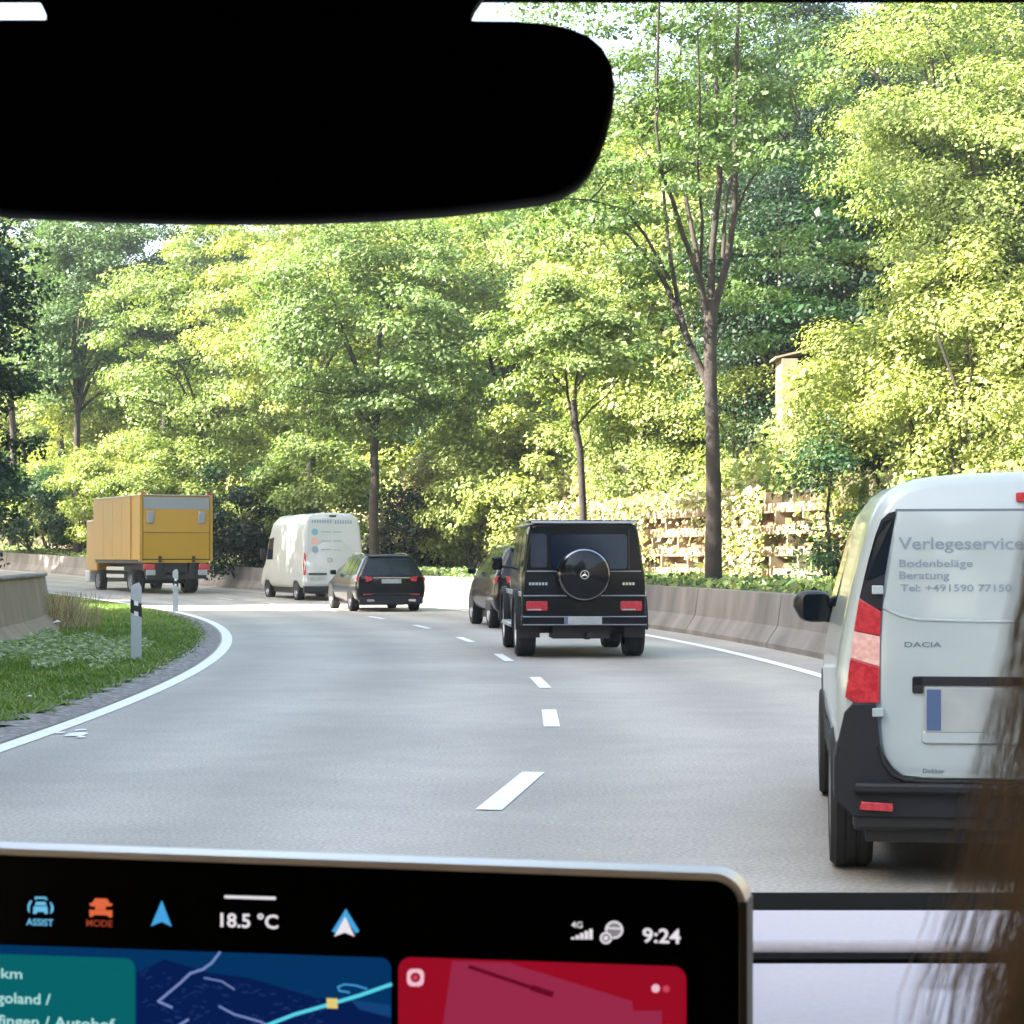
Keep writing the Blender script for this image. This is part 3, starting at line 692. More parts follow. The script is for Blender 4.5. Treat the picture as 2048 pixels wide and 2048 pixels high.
def wheel(parent, x, y, rad, wd, side, rim='alloy', name='wheel'):
    mb = MB(); s = 1 if side > 0 else -1; h = wd/2
    prof = [(rad*0.60, -h*0.9), (rad*0.78, -h), (rad*0.93, -h*0.98), (rad, -h*0.72), (rad, -h*0.35), (rad*0.985, -h*0.3), (rad*0.985, -h*0.22), (rad, -h*0.17), (rad, h*0.17), (rad*0.985, h*0.22), (rad*0.985, h*0.3), (rad, h*0.35), (rad, h*0.72), (rad*0.93, h*0.98), (rad*0.78, h), (rad*0.60, h*0.9)]
    mb.lathe(prof, (x, y, rad), 'x', 30); w_ = mb.build(name, 'rubber', parent, smooth=True, angle=30)
    mb = MB(); xf = x+s*h*0.80
    mb.lathe([(rad*0.61, x-xf-s*h*0.5), (rad*0.61, s*h*0.15), (rad*0.56, s*h*0.1), (rad*0.54, -s*h*0.2)], (xf, y, rad), 'x', 24)
    for k in range(5):
        a = 6.283*k/5
        for da in (-0.16, 0.16):
            mb.tube([(xf, y+0.1*rad*math.cos(a), rad+0.1*rad*math.sin(a)), (xf-s*h*0.1, y+rad*0.56*math.cos(a+da), rad+rad*0.56*math.sin(a+da))], rad*0.045, 5)
    mb.lathe([(0.001, s*h*0.12), (rad*0.14, s*h*0.1), (rad*0.15, -s*h*0.2)], (xf, y, rad), 'x', 12)
    mb.build('rim', rim, w_, smooth=True)
    mb = MB(); mb.lathe([(0.001, 0), (rad*0.6, 0)], (x, y, rad), 'x', 20); mb.build('brake_disc', 'black', w_)
    return w_
def rplate(parent, name, m, poly, y0=-0.01, depth=0.05, yf=None, bevel=0, curve=0.0, cx=0.6):
    """panel on the rear: polygon in (x, z), y0 negative is proud of the body"""
    yf = yf or (lambda x, z: 0.0); cv = lambda x: curve*max(0.0, abs(x)-cx)**2
    mb = MB(); mb.slab(poly, lambda x, z: (x, yf(x, z)+y0+cv(x), z), lambda x, z: (x, yf(x, z)+y0+depth+cv(x), z))
    return mb.build(name, m, parent, bevel=bevel)
def splate(parent, name, m, poly, side, xf, depth=0.04):
    mb = MB(); mb.slab(poly, lambda y, z: (side*(xf(y, z)+0.004), y, z), lambda y, z: (side*(xf(y, z)-depth), y, z))
    return mb.build(name, m, parent)
def rrect(x0, x1, z0, z1, r, n=4):
    out = []
    for cx, cz, a0 in ((x1-r, z1-r, 0), (x0+r, z1-r, 90), (x0+r, z0+r, 180), (x1-r, z0+r, 270)):
        for i in range(n+1):
            a = R(a0+90*i/n); out.append((cx+r*math.cos(a), cz+r*math.sin(a)))
    return out

# ---- white panel van in the next lane (the nearest vehicle)
VX, VY = (2062-1024)/475, 8.63
van = thing('panel_van', 'white panel van with dark grey bumper and lettered rear door, nearest vehicle', 'van', (VX+0.01, VY, 0), R(-7.6))
ys = lambda x, z: 0.035*max(0, z-0.75)+0.10*max(0, z-1.5)
def vanp(k=1.0, top=1.80, wk=1.0, low=0.30):
    P = [(0, low), (0.62, low), (0.80, low+0.02), (0.868, 0.47), (0.882, 0.72), (0.866, 0.93), (0.815, 1.20), (0.745, 1.50), (0.70, 1.66), (0.60, 1.765), (0.40, 1.80), (0, 1.815)]
    sc = (top-low)/(1.815-low); P = [(x*wk, low+(z-low)*sc) for x, z in P]
    return shrink(P, k) if k != 1 else P
st = [(0.0, vanp(0.93)), (0.012, vanp(0.965)), (0.05, vanp(0.99)), (0.12, vanp(1.0)), (0.6, vanp()), (1.6, vanp(1, 1.825)), (2.5, vanp(1, 1.80)), (2.95, vanp(1, 1.70)), (3.45, vanp(1, 1.25, 0.99)), (3.6, vanp(1, 1.10, 0.985)), (4.1, vanp(1, 0.95, 0.95)), (4.3, vanp(0.97, 0.85, 0.9)), (4.36, vanp(0.85, 0.8, 0.85))]
bmesh_van = loft(st, lambda y, z: y+ys(0, z)*max(0, 1-y/2.5), 40)
bmesh_van.build('body', 'paint_white', van, smooth=True, angle=50)
# wheel arches: dark liners cut the look of the flank
for s in (-1, 1):
    for yc in (0.62, 3.45):
        arc = [(yc+0.40*math.cos(R(a)), 0.32+0.38*math.sin(R(a))) for a in range(-5, 186, 10)]
        splate(van, 'wheel_arch', 'black', arc, s, lambda y, z: 0.862+0.012*min(1, max(0, (z-0.4)/0.3)), 0.25)
    splate(van, 'side_window', 'glass', [(1.95, 1.13), (2.95, 1.10), (2.75, 1.55), (2.0, 1.58)], s, lambda y, z: 0.842-(z-1.10)*0.26)
    splate(van, 'sill', 'plastic', [(0.95, 0.30), (3.1, 0.30), (3.1, 0.42), (0.95, 0.42)], s, lambda y, z: 0.862)
    mbm = MB(); mbm.lathe([(0.001, -.10), (.07, -.10), (.098, -.07), (.108, 0), (.10, .05), (.07, .078), (.001, .08)], (0, 0, 0), 'y', 18)
    q_ = lambda v, e=0.72: math.copysign(abs(v)**e*0.105**(1-e), v)
    mbm.v = [(s*(0.865+0.055)+q_(x_)*1.12+s*0.02*(z_ > 0), 3.02+y_, 1.105+q_(z_)*0.92) for x_, y_, z_ in mbm.v]
    mir = mbm.build('wing_mirror', 'black', van, smooth=True, angle=60)
    MB().tube([(s*0.83, 3.02, 1.03), (s*0.88, 3.02, 1.04), (s*0.92, 3.02, 1.07)], 0.028, 8).build('mirror_arm', 'black', mir, smooth=True)
    g_ = MB(); g_.slab(rrect(-0.078, 0.078, -0.085, 0.075, 0.03), lambda x, z: (s*0.92+x, 2.917, 1.105+z), lambda x, z: (s*0.92+x, 2.93, 1.105+z)); g_.build('mirror_glass', 'glass', mir)
# bumper: dark plastic over the full width, rising at the corners to the lamps
bp = [(-0.872, 0.30), (-0.80, 0.225), (0.80, 0.225), (0.872, 0.30), (0.885, 0.50), (0.862, 0.62), (0.830, 0.745), (0.676, 0.735), (0.676, 0.545), (0.655, 0.47), (0.60, 0.415), (0.55, 0.398),
      (-0.55, 0.398), (-0.60, 0.415), (-0.655, 0.47), (-0.676, 0.545), (-0.676, 0.735), (-0.830, 0.745), (-0.862, 0.62), (-0.885, 0.50)]
def strip_plate(parent, name, m, cols, y0, depth, curve, cx, yf):
    """panel made of vertical strips (x, zlow, zhigh) so that it can wrap round the corner"""
    mb = MB(); cv = lambda x: curve*max(0.0, abs(x)-cx)**2
    for x, a, b in cols:
        for z in (a, b):
            mb.v.append((x, yf(x, z)+y0+cv(x), z)); mb.v.append((x, yf(x, z)+y0+depth+cv(x), z))
    for i in range(len(cols)-1):
        o, q = 4*i, 4*i+4
        mb.f += [(o, q, q+2, o+2), (o+1, o+3, q+3, q+1), (o+2, q+2, q+3, o+3), (o, o+1, q+1, q)]
    e = 4*(len(cols)-1); mb.f += [(0, 2, 3, 1), (e, e+1, e+3, e+2)]
    return mb.build(name, m, parent, smooth=True, bevel=0.006)
bumper_cols = []
for x in (-0.885, -0.87, -0.84, -0.80, -0.75, -0.70, -0.678, -0.66, -0.62, -0.58, -0.54, -0.3, 0, 0.3, 0.54, 0.58, 0.62, 0.66, 0.678, 0.70, 0.75, 0.80, 0.84, 0.87, 0.885):
    a = abs(x)
    hi = 0.398 if a < 0.55 else (0.405+((a-0.54)/0.138)**2*0.13 if a < 0.679 else 0.742)
    if a > 0.83: hi = 0.742-(a-0.83)/0.055*0.26
    lo = 0.225 if a < 0.8 else 0.225+(a-0.8)**1.0*0.9
    bumper_cols.append((x, lo, hi))
bumper = strip_plate(van, 'bumper', 'plastic', bumper_cols, -0.045, 0.30, 1.0, 0.72, lambda x, z: 0.0)
sh = MB(); sh.box(-0.80, 0.80, -0.085, -0.02, 0.335, 0.385); sh.build('bumper_step', 'plastic', van, bevel=0.015)
for s in (-1, 1):
    rplate(van, 'bumper_reflector', 'red_lens', [(s*0.775, 0.262), (s*0.625, 0.255), (s*0.625, 0.292), (s*0.765, 0.298)], -0.075, 0.04, bevel=0.003, curve=1.0, cx=0.72)
    pr = MB(); pr.lathe([(0.001, -0.008), (0.012, -0.005), (0.014, 0.004)], (s*0.66, -0.052 if s < 0 else -0.052, 0.372 if s < 0 else 0.372), 'y', 12); pr.build('parking_sensor', 'chrome', van)
    # lamp unit: red, clear middle, red
    cv = dict(curve=0.7, cx=0.70)
    L1 = [(s*0.672, 1.155), (s*0.772, 1.215), (s*0.792, 1.10), (s*0.797, 1.068), (s*0.679, 1.045)]
    L2 = [(s*0.679, 1.043), (s*0.797, 1.066), (s*0.812, 0.945), (s*0.681, 0.905)]
    L3 = [(s*0.681, 0.903), (s*0.812, 0.943), (s*0.836, 0.765), (s*0.79, 0.738), (s*0.683, 0.742)]
    lamp = rplate(van, 'tail_lamp', 'red_lens', L1, -0.018, 0.09, ys, 0.004, **cv)
    rplate(lamp, 'clear_lens', 'pink_lens', L2, -0.016, 0.09, ys, 0.002, **cv)
    rplate(lamp, 'lower_lens', 'red_lens', L3, -0.020, 0.09, ys, 0.004, **cv)
    rplate(van, 'dark_trim', 'plastic', [(s*0.655, 1.33), (s*0.671, 1.158), (s*0.771, 1.218), (s*0.752, 1.30), (s*0.728, 1.40), (s*0.700, 1.50), (s*0.672, 1.575), (s*0.640, 1.605), (s*0.604, 1.615)], -0.010, 0.09, ys, **cv)
    rplate(van, 'corner_glass', 'glass', [(s*0.655, 1.33), (s*0.742, 1.30), (s*0.722, 1.38), (s*0.692, 1.49), (s*0.662, 1.562), (s*0.618, 1.585)], -0.014, 0.09, ys, **cv)
    for zz in (1.255, 0.70):
        rplate(van, 'door_hinge', 'paint_white', rrect(s*0.69-0.026, s*0.69+0.026, zz-0.020, zz+0.020, 0.006), -0.05 if zz < 1 else -0.03, 0.08, ys, 0.004)
# rear doors
def door_poly(x0, x1, left):
    # outline: top z 1.612, side flares to the belt, rounded lower corner
    if left: L = [(-0.600, 1.610), (-0.632, 1.36), (-0.664, 1.19), (-0.673, 1.05), (-0.675, 0.78), (-0.670, 0.56), (-0.652, 0.49), (-0.62, 0.435), (-0.57, 0.412), (-0.52, 0.408)]; return L+[(x1, 0.408), (x1, 1.618)]
    Rr = [(0.600, 1.610), (0.632, 1.36), (0.664, 1.19), (0.673, 1.05), (0.675, 0.78), (0.670, 0.56), (0.652, 0.49), (0.62, 0.435), (0.57, 0.412), (0.52, 0.408)]; return Rr+[(x0, 0.408), (x0, 1.618)]
fl = lambda pts: pts
def door_panel(name, poly, m, y0):
    # strips in z so that the lean is followed
    mb = MB(); xs = poly
    zs = [1.612, 1.5, 1.36, 1.25, 1.19, 1.05, 0.9, 0.78, 0.65, 0.56, 0.49, 0.435, 0.412, 0.408]
    return mb
def door_from(name, m, xin, s, y0, parent):
    prof = [(0.600, 1.612), (0.616, 1.48), (0.633, 1.36), (0.650, 1.26), (0.664, 1.19), (0.672, 1.05), (0.675, 0.90), (0.675, 0.78), (0.674, 0.65), (0.669, 0.56), (0.652, 0.49), (0.622, 0.437), (0.575, 0.413), (0.52, 0.407)]
    mb = MB()
    for xo, z in prof:
        for x in (s*xo, s*(xo-0.03), xin):
            mb.v.append((x, ys(x, z)+y0+(0.006 if x == s*xo else 0), z))
        mb.v.append((s*xo, ys(0, z)+0.05, z)); mb.v.append((xin, ys(0, z)+0.05, z))
    for i in range(len(prof)-1):
        o = 5*i; q = o+5
        mb.f += [(o, o+1, q+1, q), (o+1, o+2, q+2, q+1), (o, q, q+3, o+3), (o+2, o+4, q+4, q+2)]
    e = 5*(len(prof)-1); mb.f += [(0, 3, 4, 2, 1), (e, e+1, e+2, e+4, e+3)]
    return mb.build(name, m, parent, smooth=True, angle=25)
dl = door_from('rear_door', 'paint_white', 0.245, -1, -0.020, van)
dr = door_from('rear_door', 'paint_white', 0.255, 1, -0.020, van)
rplate(van, 'door_gap', 'seam', [(-0.608, 1.624), (-0.608, 1.60), (0.608, 1.60), (0.608, 1.624)], -0.012, 0.05, ys)
fr = MB()                                   # seal running round the door foot
seal = [(-0.684, 1.19), (-0.690, 0.78), (-0.685, 0.55), (-0.665, 0.475), (-0.628, 0.422), (-0.575, 0.398), (-0.50, 0.392), (0.50, 0.392)]
fr.tube([(x, -0.052, z) for x, z in seal if z < 0.6], 0.008, 6); fr.build('door_seal', 'black', van)
yd = lambda x, z: ys(x, z)-0.0235
TXT = lambda x, z: (x, ys(x, z)-0.0225, z)
px2x = lambda px: (px-2062)/444.0
pz = lambda py: H-(py-HZ)/444.0
for body, x0, x1, pyb, hgt, m in (('Verlegeservice', 1797, 2044, 1098, 24, 'print_grey'), ('Bodenbel\u00e4ge', 1799, 1944, 1134, 15, 'print_grey'), ('Beratung', 1799, 1898, 1158, 15, 'print_grey'), ('Tel: +491590 77150', 1801, 2020, 1183, 14, 'print_grey'),
                                  ('DACIA', 1809, 1882, 1295, 10, 'print_dark'), ('dCi', 1845, 1888, 1548, 9, 'print_dark')):
    if body == 'dCi': body = 'Dokker'
    tb = fit_text(body, (px2x(x0), pz(pyb)), (x1-x0)/444, hgt/444, TXT, 0.012)
    tb.build('lettering', m, dl)
cr = MB(); cr.tube([(px2x(px), ys(0, pz(py))-0.020, pz(py)) for px, py in ((1766, 1215), (1785, 1226), (1805, 1234), (1835, 1240), (1900, 1242), (2040, 1244), (2160, 1244))], 0.0065, 6); cr.build('door_crease', 'paint_white', dl, smooth=True)
rplate(dl, 'handle_recess', 'plastic', rrect(px2x(1824), 0.12, pz(1372), pz(1354), 0.012), -0.030, 0.03, ys, 0.003)
rplate(dl, 'handle_end', 'plastic', rrect(px2x(1824), px2x(1846), pz(1388), pz(1356), 0.008), -0.030, 0.03, ys, 0.003)
pl_ = rplate(dl, 'number_plate', 'plate', rrect(px2x(1848), px2x(2085), pz(1466), pz(1376), 0.008), -0.032, 0.02, ys, 0.002)
rplate(pl_, 'country_strip', 'plate_blue', rrect(px2x(1852), px2x(1880), pz(1462), pz(1380), 0.004), -0.0345, 0.01, ys)
rplate(dl, 'door_bulge', 'paint_white', rrect(px2x(1842), px2x(2080), pz(1490), pz(1462), 0.02), -0.030, 0.02, ys, 0.008)
rplate(van, 'brake_lamp', 'red_lens', rrect(px2x(2031), 0.10, pz(1002), pz(984), 0.008), -0.016, 0.05, ys, 0.002)
MB().box(-0.74, 0.74, 0.06, 3.9, 0.10, 0.42).build('underbody', 'black', van)
MB().box(-0.80, 0.80, -0.02, 0.10, 0.16, 0.30).build('shade_valance', 'black', van, bevel=0.02)  # black strip, part valance, part painted shadow beneath the van
for s in (-1, 1):
    wheel(van, s*0.775, 0.62, 0.318, 0.20, s, 'grey_metal'); wheel(van, s*0.775, 3.45, 0.318, 0.20, s, 'grey_metal')

for o in van.children_recursive:            # true size of the body above its wheels
    if o.name.split('.')[0] in ('wheel', 'rim', 'brake_disc', 'mud_flap'): continue
    for v in o.data.vertices: v.co.z = 0.091+0.935*v.co.z; v.co.x *= 0.935
for o in van.children:
    if o.name.split('.')[0] in ('wheel', 'mud_flap'): o.scale = (0.955, 1, 1)

# ---- black off-roader with the spare wheel
GX, GY = (1168-1024)/143.5, 28.55
gw = thing('off_roader', 'boxy black off-roader with covered spare wheel on its rear door', 'car', (GX, GY, 0), R(3.6))
def gp(k=1.0, top=1.91, wk=1.0, low=0.48):
    P = [(0, low), (0.80, low), (0.862, low+0.06), (0.865, 0.70), (0.865, 1.16), (0.845, 1.22), (0.80, 1.55), (0.765, 1.80), (0.745, 1.87), (0.66, 1.905), (0, 1.925)]
    sc = (top-low)/(1.925-low); P = [(x*wk, low+(z-low)*sc) for x, z in P]; return shrink(P, k) if k != 1 else P
st = [(0.0, gp(0.965)), (0.015, gp(0.985)), (0.05, gp()), (1.0, gp()), (2.6, gp()), (2.75, gp(1, 1.85)), (2.95, gp(1, 1.25, 0.97)), (3.05, gp(1, 1.16, 0.93)), (4.1, gp(1, 1.12, 0.90)), (4.2, gp(0.96, 1.1, 0.88))]
loft(st, lambda y, z: y+0.03*max(0, z-1.2)*max(0, 1-y/1.5), 40).build('body', 'paint_black', gw, smooth=True, angle=30)
gy = lambda x, z: 0.03*max(0, z-1.2)
MB().box(-0.775, 0.775, 0.02, 2.7, 1.905, 1.93).build('roof_panel', 'paint_navy', gw, bevel=0.01)
for s in (-1, 1): MB().tube([(s*0.765, 0.03, 1.865), (s*0.765, 2.6, 1.865)], 0.016, 6).build('roof_gutter', 'chrome' if s > 0 else 'grey_metal', gw)
MB().tube([(-0.74, -0.012, 1.895), (0.74, -0.012, 1.895)], 0.016, 6).build('roof_edge_trim', 'alloy', gw)
rplate(gw, 'rear_window', 'glass', rrect(-0.47, 0.60, 1.25, 1.73, 0.05), -0.058, 0.06, lambda x, z: 0.12*(z-1.25)).data.materials[0] = mat('sky_tint_glass', (0.004, 0.008, 0.018), 0.08, spec=0.25)  # navy base paints reflected sky into the pane
rplate(gw, 'sky_reflection_panel', 'paint_navy', rrect(-0.745, -0.52, 1.27, 1.74, 0.03), -0.004, 0.03, gy)  # added navy panel paints sky reflected in the corner pillar
rplate(gw, 'window_rubber', 'black', rrect(0.625, 0.64, 1.25, 1.80, 0.005), -0.006, 0.02, gy)
MB().tube([(-0.80, -0.012, 1.215), (0.80, -0.012, 1.215)], 0.010, 5).build('waist_trim', 'grey_metal', gw)
MB().tube([(-0.85, -0.012, 0.875), (0.85, -0.012, 0.875)], 0.010, 5).build('waist_trim', 'grey_metal', gw)
for s in (-1, 1):
    rplate(gw, 'tail_light', 'red_lens', rrect(s*0.66-0.15, s*0.66+0.15, 0.665, 0.80, 0.02), -0.03, 0.05, None, 0.004)
    rplate(gw, 'reversing_lens', 'plate', rrect(s*0.66-0.13, s*0.66+0.06, 0.672, 0.690, 0.004), -0.034, 0.02)
    # arches
    for yc in (0.78, 3.62):
        mb = MB(); k = 12; vs = []
        for i in range(k+1):
            a = R(-8+196*i/k); c, s_ = math.cos(a), math.sin(a)
            for rr, xo in ((0.50, 0.86), (0.50, 0.935), (0.42, 0.935), (0.40, 0.86)): vs.append((s*xo, yc+rr*c*1.05, 0.46+rr*s_))
        fs = []
        for i in range(k):
            for j in range(4): fs.append((4*i+j, 4*i+(j+1) % 4, 4*i+4+(j+1) % 4, 4*i+4+j))
        mb.add(vs, fs+[(0, 1, 2, 3), (4*k+3, 4*k+2, 4*k+1, 4*k)]); mb.build('wheel_flare', 'plastic', gw, smooth=True)
        splate(gw, 'arch_liner', 'black', [(yc+0.41*math.cos(R(a)), 0.46+0.40*math.sin(R(a))) for a in range(-5, 186, 12)], s, lambda y, z: 0.862, 0.3)
    splate(gw, 'side_window', 'glass', [(0.25, 1.28), (0.95, 1.28), (0.95, 1.74), (0.25, 1.74)], s, lambda y, z: 0.843-(z-1.22)*0.125)
    splate(gw, 'side_window', 'glass', [(1.05, 1.28), (1.75, 1.28), (1.75, 1.74), (1.05, 1.74)], s, lambda y, z: 0.843-(z-1.22)*0.125)
    splate(gw, 'side_window', 'glass', [(1.85, 1.28), (2.72, 1.28), (2.62, 1.74), (1.85, 1.74)], s, lambda y, z: 0.843-(z-1.22)*0.125)
    MB().box(min(s*0.862, s*0.885), max(s*0.862, s*0.885), 0.1, 3.9, 0.86, 0.93).build('rub_strip', 'alloy', gw, bevel=0.008)
    MB().box(min(s*0.80, s*0.97), max(s*0.80, s*0.97), 1.30, 3.05, 0.40, 0.46).build('running_board', 'alloy', gw, bevel=0.015)
    mi = MB().box(min(s*0.98, s*1.14), max(s*0.98, s*1.14), 2.72, 2.84, 1.22, 1.42).build('wing_mirror', 'paint_black', gw, bevel=0.03)
    MB().tube([(s*0.84, 2.78, 1.26), (s*1.0, 2.78, 1.27)], 0.02, 6).build('mirror_arm', 'black', mi)
    wheel(gw, s*0.775, 0.78, 0.39, 0.28, s); wheel(gw, s*0.775, 3.62, 0.39, 0.28, s)
    MB().box(s*0.745-0.15, s*0.745+0.15, 0.30, 0.315, 0.28, 0.50).build('mud_flap', 'black', gw)
sp = MB(); sp.lathe([(0.001, -0.30), (0.30, -0.30), (0.328, -0.285), (0.335, -0.25)], (-0.02, 0, 1.17), 'y', 36); spw = sp.build('spare_wheel_cover', 'paint_black', gw, smooth=True)
sp = MB(); sp.lathe([(0.30, -0.012), (0.365, -0.03), (0.375, -0.08), (0.378, -0.17), (0.372, -0.23), (0.355, -0.262), (0.335, -0.27)], (-0.02, 0, 1.17), 'y', 36); sp.build('cover_ring', 'dark_steel', spw, smooth=True)
em = MB(); em.lathe([(0.052, -0.302), (0.052, -0.312), (0.062, -0.312), (0.062, -0.302)], (-0.02, 0, 1.17), 'y', 24)
for a in (90, 210, 330):
    c, s_ = math.cos(R(a)), math.sin(R(a)); em.add([(-0.02+0.055*c, -0.308, 1.17+0.055*s_), (-0.02-0.014*s_, -0.308, 1.17+0.014*c), (-0.02, -0.314, 1.17), (-0.02+0.014*s_, -0.308, 1.17-0.014*c)], [(0, 1, 2), (0, 2, 3)])
em.build('star_emblem', 'chrome', spw)
for x0, nn in ((-0.77, 6), (0.54, 4)):
    bb = MB()
    for k in range(nn): bb.box(x0+k*0.045, x0+k*0.045+0.032, -0.016, -0.004, 1.022, 1.060)
    bb.build('chrome_badge', 'chrome', gw)
MB().box(-0.885, 0.885, -0.14, 0.15, 0.46, 0.60).build('bumper', 'paint_black', gw, bevel=0.02)
for z in (0.585, 0.475): MB().tube([(-0.86, -0.145, z), (0.86, -0.145, z)], 0.008, 5).build('bumper_trim', 'grey_metal', gw)
p_ = rplate(gw, 'number_plate', 'plate', rrect(-0.285, 0.235, 0.478, 0.592, 0.008), -0.160, 0.03); rplate(p_, 'country_strip', 'plate_blue', rrect(-0.280, -0.240, 0.484, 0.586, 0.003), -0.163, 0.02)
mb = MB(); mb.box(-0.42, 0.38, 0.15, 0.9, 0.27, 0.50); mb.box(-0.75, 0.75, 0.70, 0.86, 0.33, 0.46); mb.lathe([(0.001, -0.12), (0.11, -0.08), (0.13, 0), (0.11, 0.1)], (0.12, 0.78, 0.36), 'y', 14); mb.box(-0.6, 0.6, 1.0, 4.0, 0.36, 0.52)
mb.build('underbody', 'black', gw)
MB().tube([(0.06, -0.10, 0.33), (0.06, 0.2, 0.33)], 0.03, 8).build('tow_hook', 'black', gw)

# ---- rounded cars: estate and the dark sport utility behind the off-roader
def car(name, label, loc, yaw, L, W, Ht, roof_w, belt, paint, tail, suv=False, roof_mat=None):
    t = thing(name, label, 'car', loc, yaw); h = W/2; low = 0.22 if not suv else 0.28
    def P(k=1, top=Ht, wk=1.0):
        b = min(belt, top-0.08)
        pts = [(0, low), (h*0.86, low), (h*0.96, low+0.12), (h, 0.55), (h*0.995, 0.72), (h*0.95, b)]
        if top > belt+0.15:
            f = (top-belt)/(Ht-belt); pts += [(h*0.95+(roof_w-h*0.95)*0.85*f, belt+(top-belt)*0.78), (roof_w*1.0 if f > 0.9 else h*0.9, top-0.03), (roof_w*0.6, top), (0, top+0.015)]
        else: pts += [(h*0.9, top-0.03), (h*0.8, top-0.01), (h*0.4, top), (0, top+0.012)]
        pts = [(x*wk, z) for x, z in pts]; return shrink(pts, k, cz=0.65) if k != 1 else pts
    lean = lambda y, z: y+(0.50 if not suv else 0.45)*max(0, z-belt)*max(0, 1-y/(L*0.42))
    st = [(0.0, P(0.90, Ht-0.02)), (0.02, P(0.945)), (0.08, P(0.985)), (0.22, P()), (L*0.22, P()), (L*0.45, P(1, Ht+0.01)), (L*0.56, P(1, Ht-0.03)), (L*0.68, P(1, belt+0.17)), (L*0.74, P(1, belt+0.03)), (L*0.90, P(1, belt-0.1, 0.96)), (L*0.98, P(0.95, belt-0.2, 0.9)), (L, P(0.85, belt-0.28, 0.85))]
    loft(st, lean, 40).build('body', paint, t, smooth=True, angle=50)
    yl = lambda x, z: (0.50 if not suv else 0.45)*max(0, z-belt)
    ww = roof_w
    rplate(t, 'rear_window', 'glass', [(-ww*1.02, belt+0.01), (ww*1.02, belt+0.01), (ww*0.90, Ht-0.13), (-ww*0.90, Ht-0.13)], -0.005, 0.10, yl)
    for s in (-1, 1):
        xs = lambda y, z: (h*0.95+(roof_w-h*0.95)*max(0, z-belt)/(Ht-belt)*1.05)+0.006
        for a, b in ((0.30, 0.42), (0.43, 0.56)):
            y0, y1 = L*a-0.35, L*b-0.35
            splate(t, 'side_window', 'glass', [(y0, belt+0.02), (y1+0.25 if b > .5 else y1, belt+0.02), (y1, Ht-0.12), (y0+0.03, Ht-0.12)], s, xs, 0.05)
        splate(t, 'side_window', 'glass', [(0.42, belt+0.04), (L*0.30-0.42, belt+0.02), (L*0.30-0.40, Ht-0.12), (0.62, Ht-0.15)], s, xs, 0.05)
        x1 = h*0.97; zt = belt-0.03
        lm = rplate(t, 'tail_light', 'red_lens', [(s*(h-0.40), zt-0.10), (s*(h-0.43), zt-0.05), (s*(h-0.40), zt-0.01), (s*(h-0.25), zt+0.015), (s*(h-0.10), zt+0.02), (s*(h-0.03), zt), (s*(h-0.01), zt-0.07), (s*(h-0.03), zt-0.125), (s*(h-0.12), zt-0.14), (s*(h-0.28), zt-0.125)], -0.005, 0.22, None, 0.004, 4.0, h-0.16)
        mi = MB().box(min(s*h*1.0, s*(h+0.17)), max(s*h, s*(h+0.17)), L*0.60, L*0.60+0.10, belt+0.01, belt+0.14).build('wing_mirror', paint, t, bevel=0.03)
        for yc in (L*0.205, L*0.80):
            rad = 0.335 if not suv else 0.36
            splate(t, 'wheel_arch', 'black', [(yc+(rad+0.04)*math.cos(R(a)), rad+(rad+0.03)*math.sin(R(a))) for a in range(-5, 186, 12)], s, lambda y, z: h*0.985+0.006*min(1, z), 0.28)
            wheel(t, s*(h-0.12), yc, rad, 0.23, s)
        mb = MB(); mb.slab(rrect(s*(h-0.38)-0.10, s*(h-0.38)+0.10, 0.27, 0.33, 0.02), lambda x, z: (x, -0.02, z), lambda x, z: (x, 0.1, z)); mb.build('exhaust_tip', 'chrome', t)
    rplate(t, 'lower_bumper', 'plastic', rrect(-h*0.90, h*0.90, 0.20, 0.40, 0.05), -0.015, 0.14, None, 0.01)
    rplate(t, 'chrome_strip', 'chrome', rrect(-h+0.44, h-0.44, belt-0.065, belt-0.045, 0.004), -0.015, 0.06)
    pl = rplate(t, 'number_plate', 'plate', rrect(-0.26, 0.26, belt-0.20, belt-0.09, 0.008), -0.016, 0.06)
    rplate(t, 'wiper', 'black', [(-0.02, belt+0.05), (0.30, belt+0.07), (0.30, belt+0.085), (-0.02, belt+0.075)], -0.02, 0.02, yl)
    for s in (-1, 1): rplate(t, 'bumper_reflector', 'red_lens', rrect(s*(h-0.30)-0.12, s*(h-0.30)+0.12, 0.44, 0.465, 0.008), -0.014, 0.05)
    rplate(t, 'bumper_crease', 'black', rrect(-h*0.8, h*0.8, 0.47, 0.485, 0.004), -0.010, 0.06)
    sp = MB(); sp.add([(-ww*0.92, yl(0, Ht)-0.05, Ht-0.045), (ww*0.92, yl(0, Ht)-0.05, Ht-0.045), (ww*0.92, yl(0, Ht)+0.2, Ht-0.015), (-ww*0.92, yl(0, Ht)+0.2, Ht-0.015), (-ww*0.90, yl(0, Ht)-0.05, Ht-0.075), (ww*0.90, yl(0, Ht)-0.05, Ht-0.075), (ww*0.9, yl(0, Ht)+0.2, Ht-0.1), (-ww*0.9, yl(0, Ht)+0.2, Ht-0.1)], [(0, 1, 2, 3), (7, 6, 5, 4), (0, 4, 5, 1), (1, 5, 6, 2), (2, 6, 7, 3), (3, 7, 4, 0)])
    sp.build('roof_spoiler', roof_mat or paint, t)
    for s in (-1, 1): MB().tube([(s*roof_w*0.93, 0.7, Ht-0.01), (s*roof_w*0.93, 1.0, Ht+0.03), (s*roof_w*0.93, L*0.45, Ht+0.035), (s*roof_w*0.93, L*0.50, Ht-0.01)], 0.014, 6).build('roof_rail', 'chrome', t)
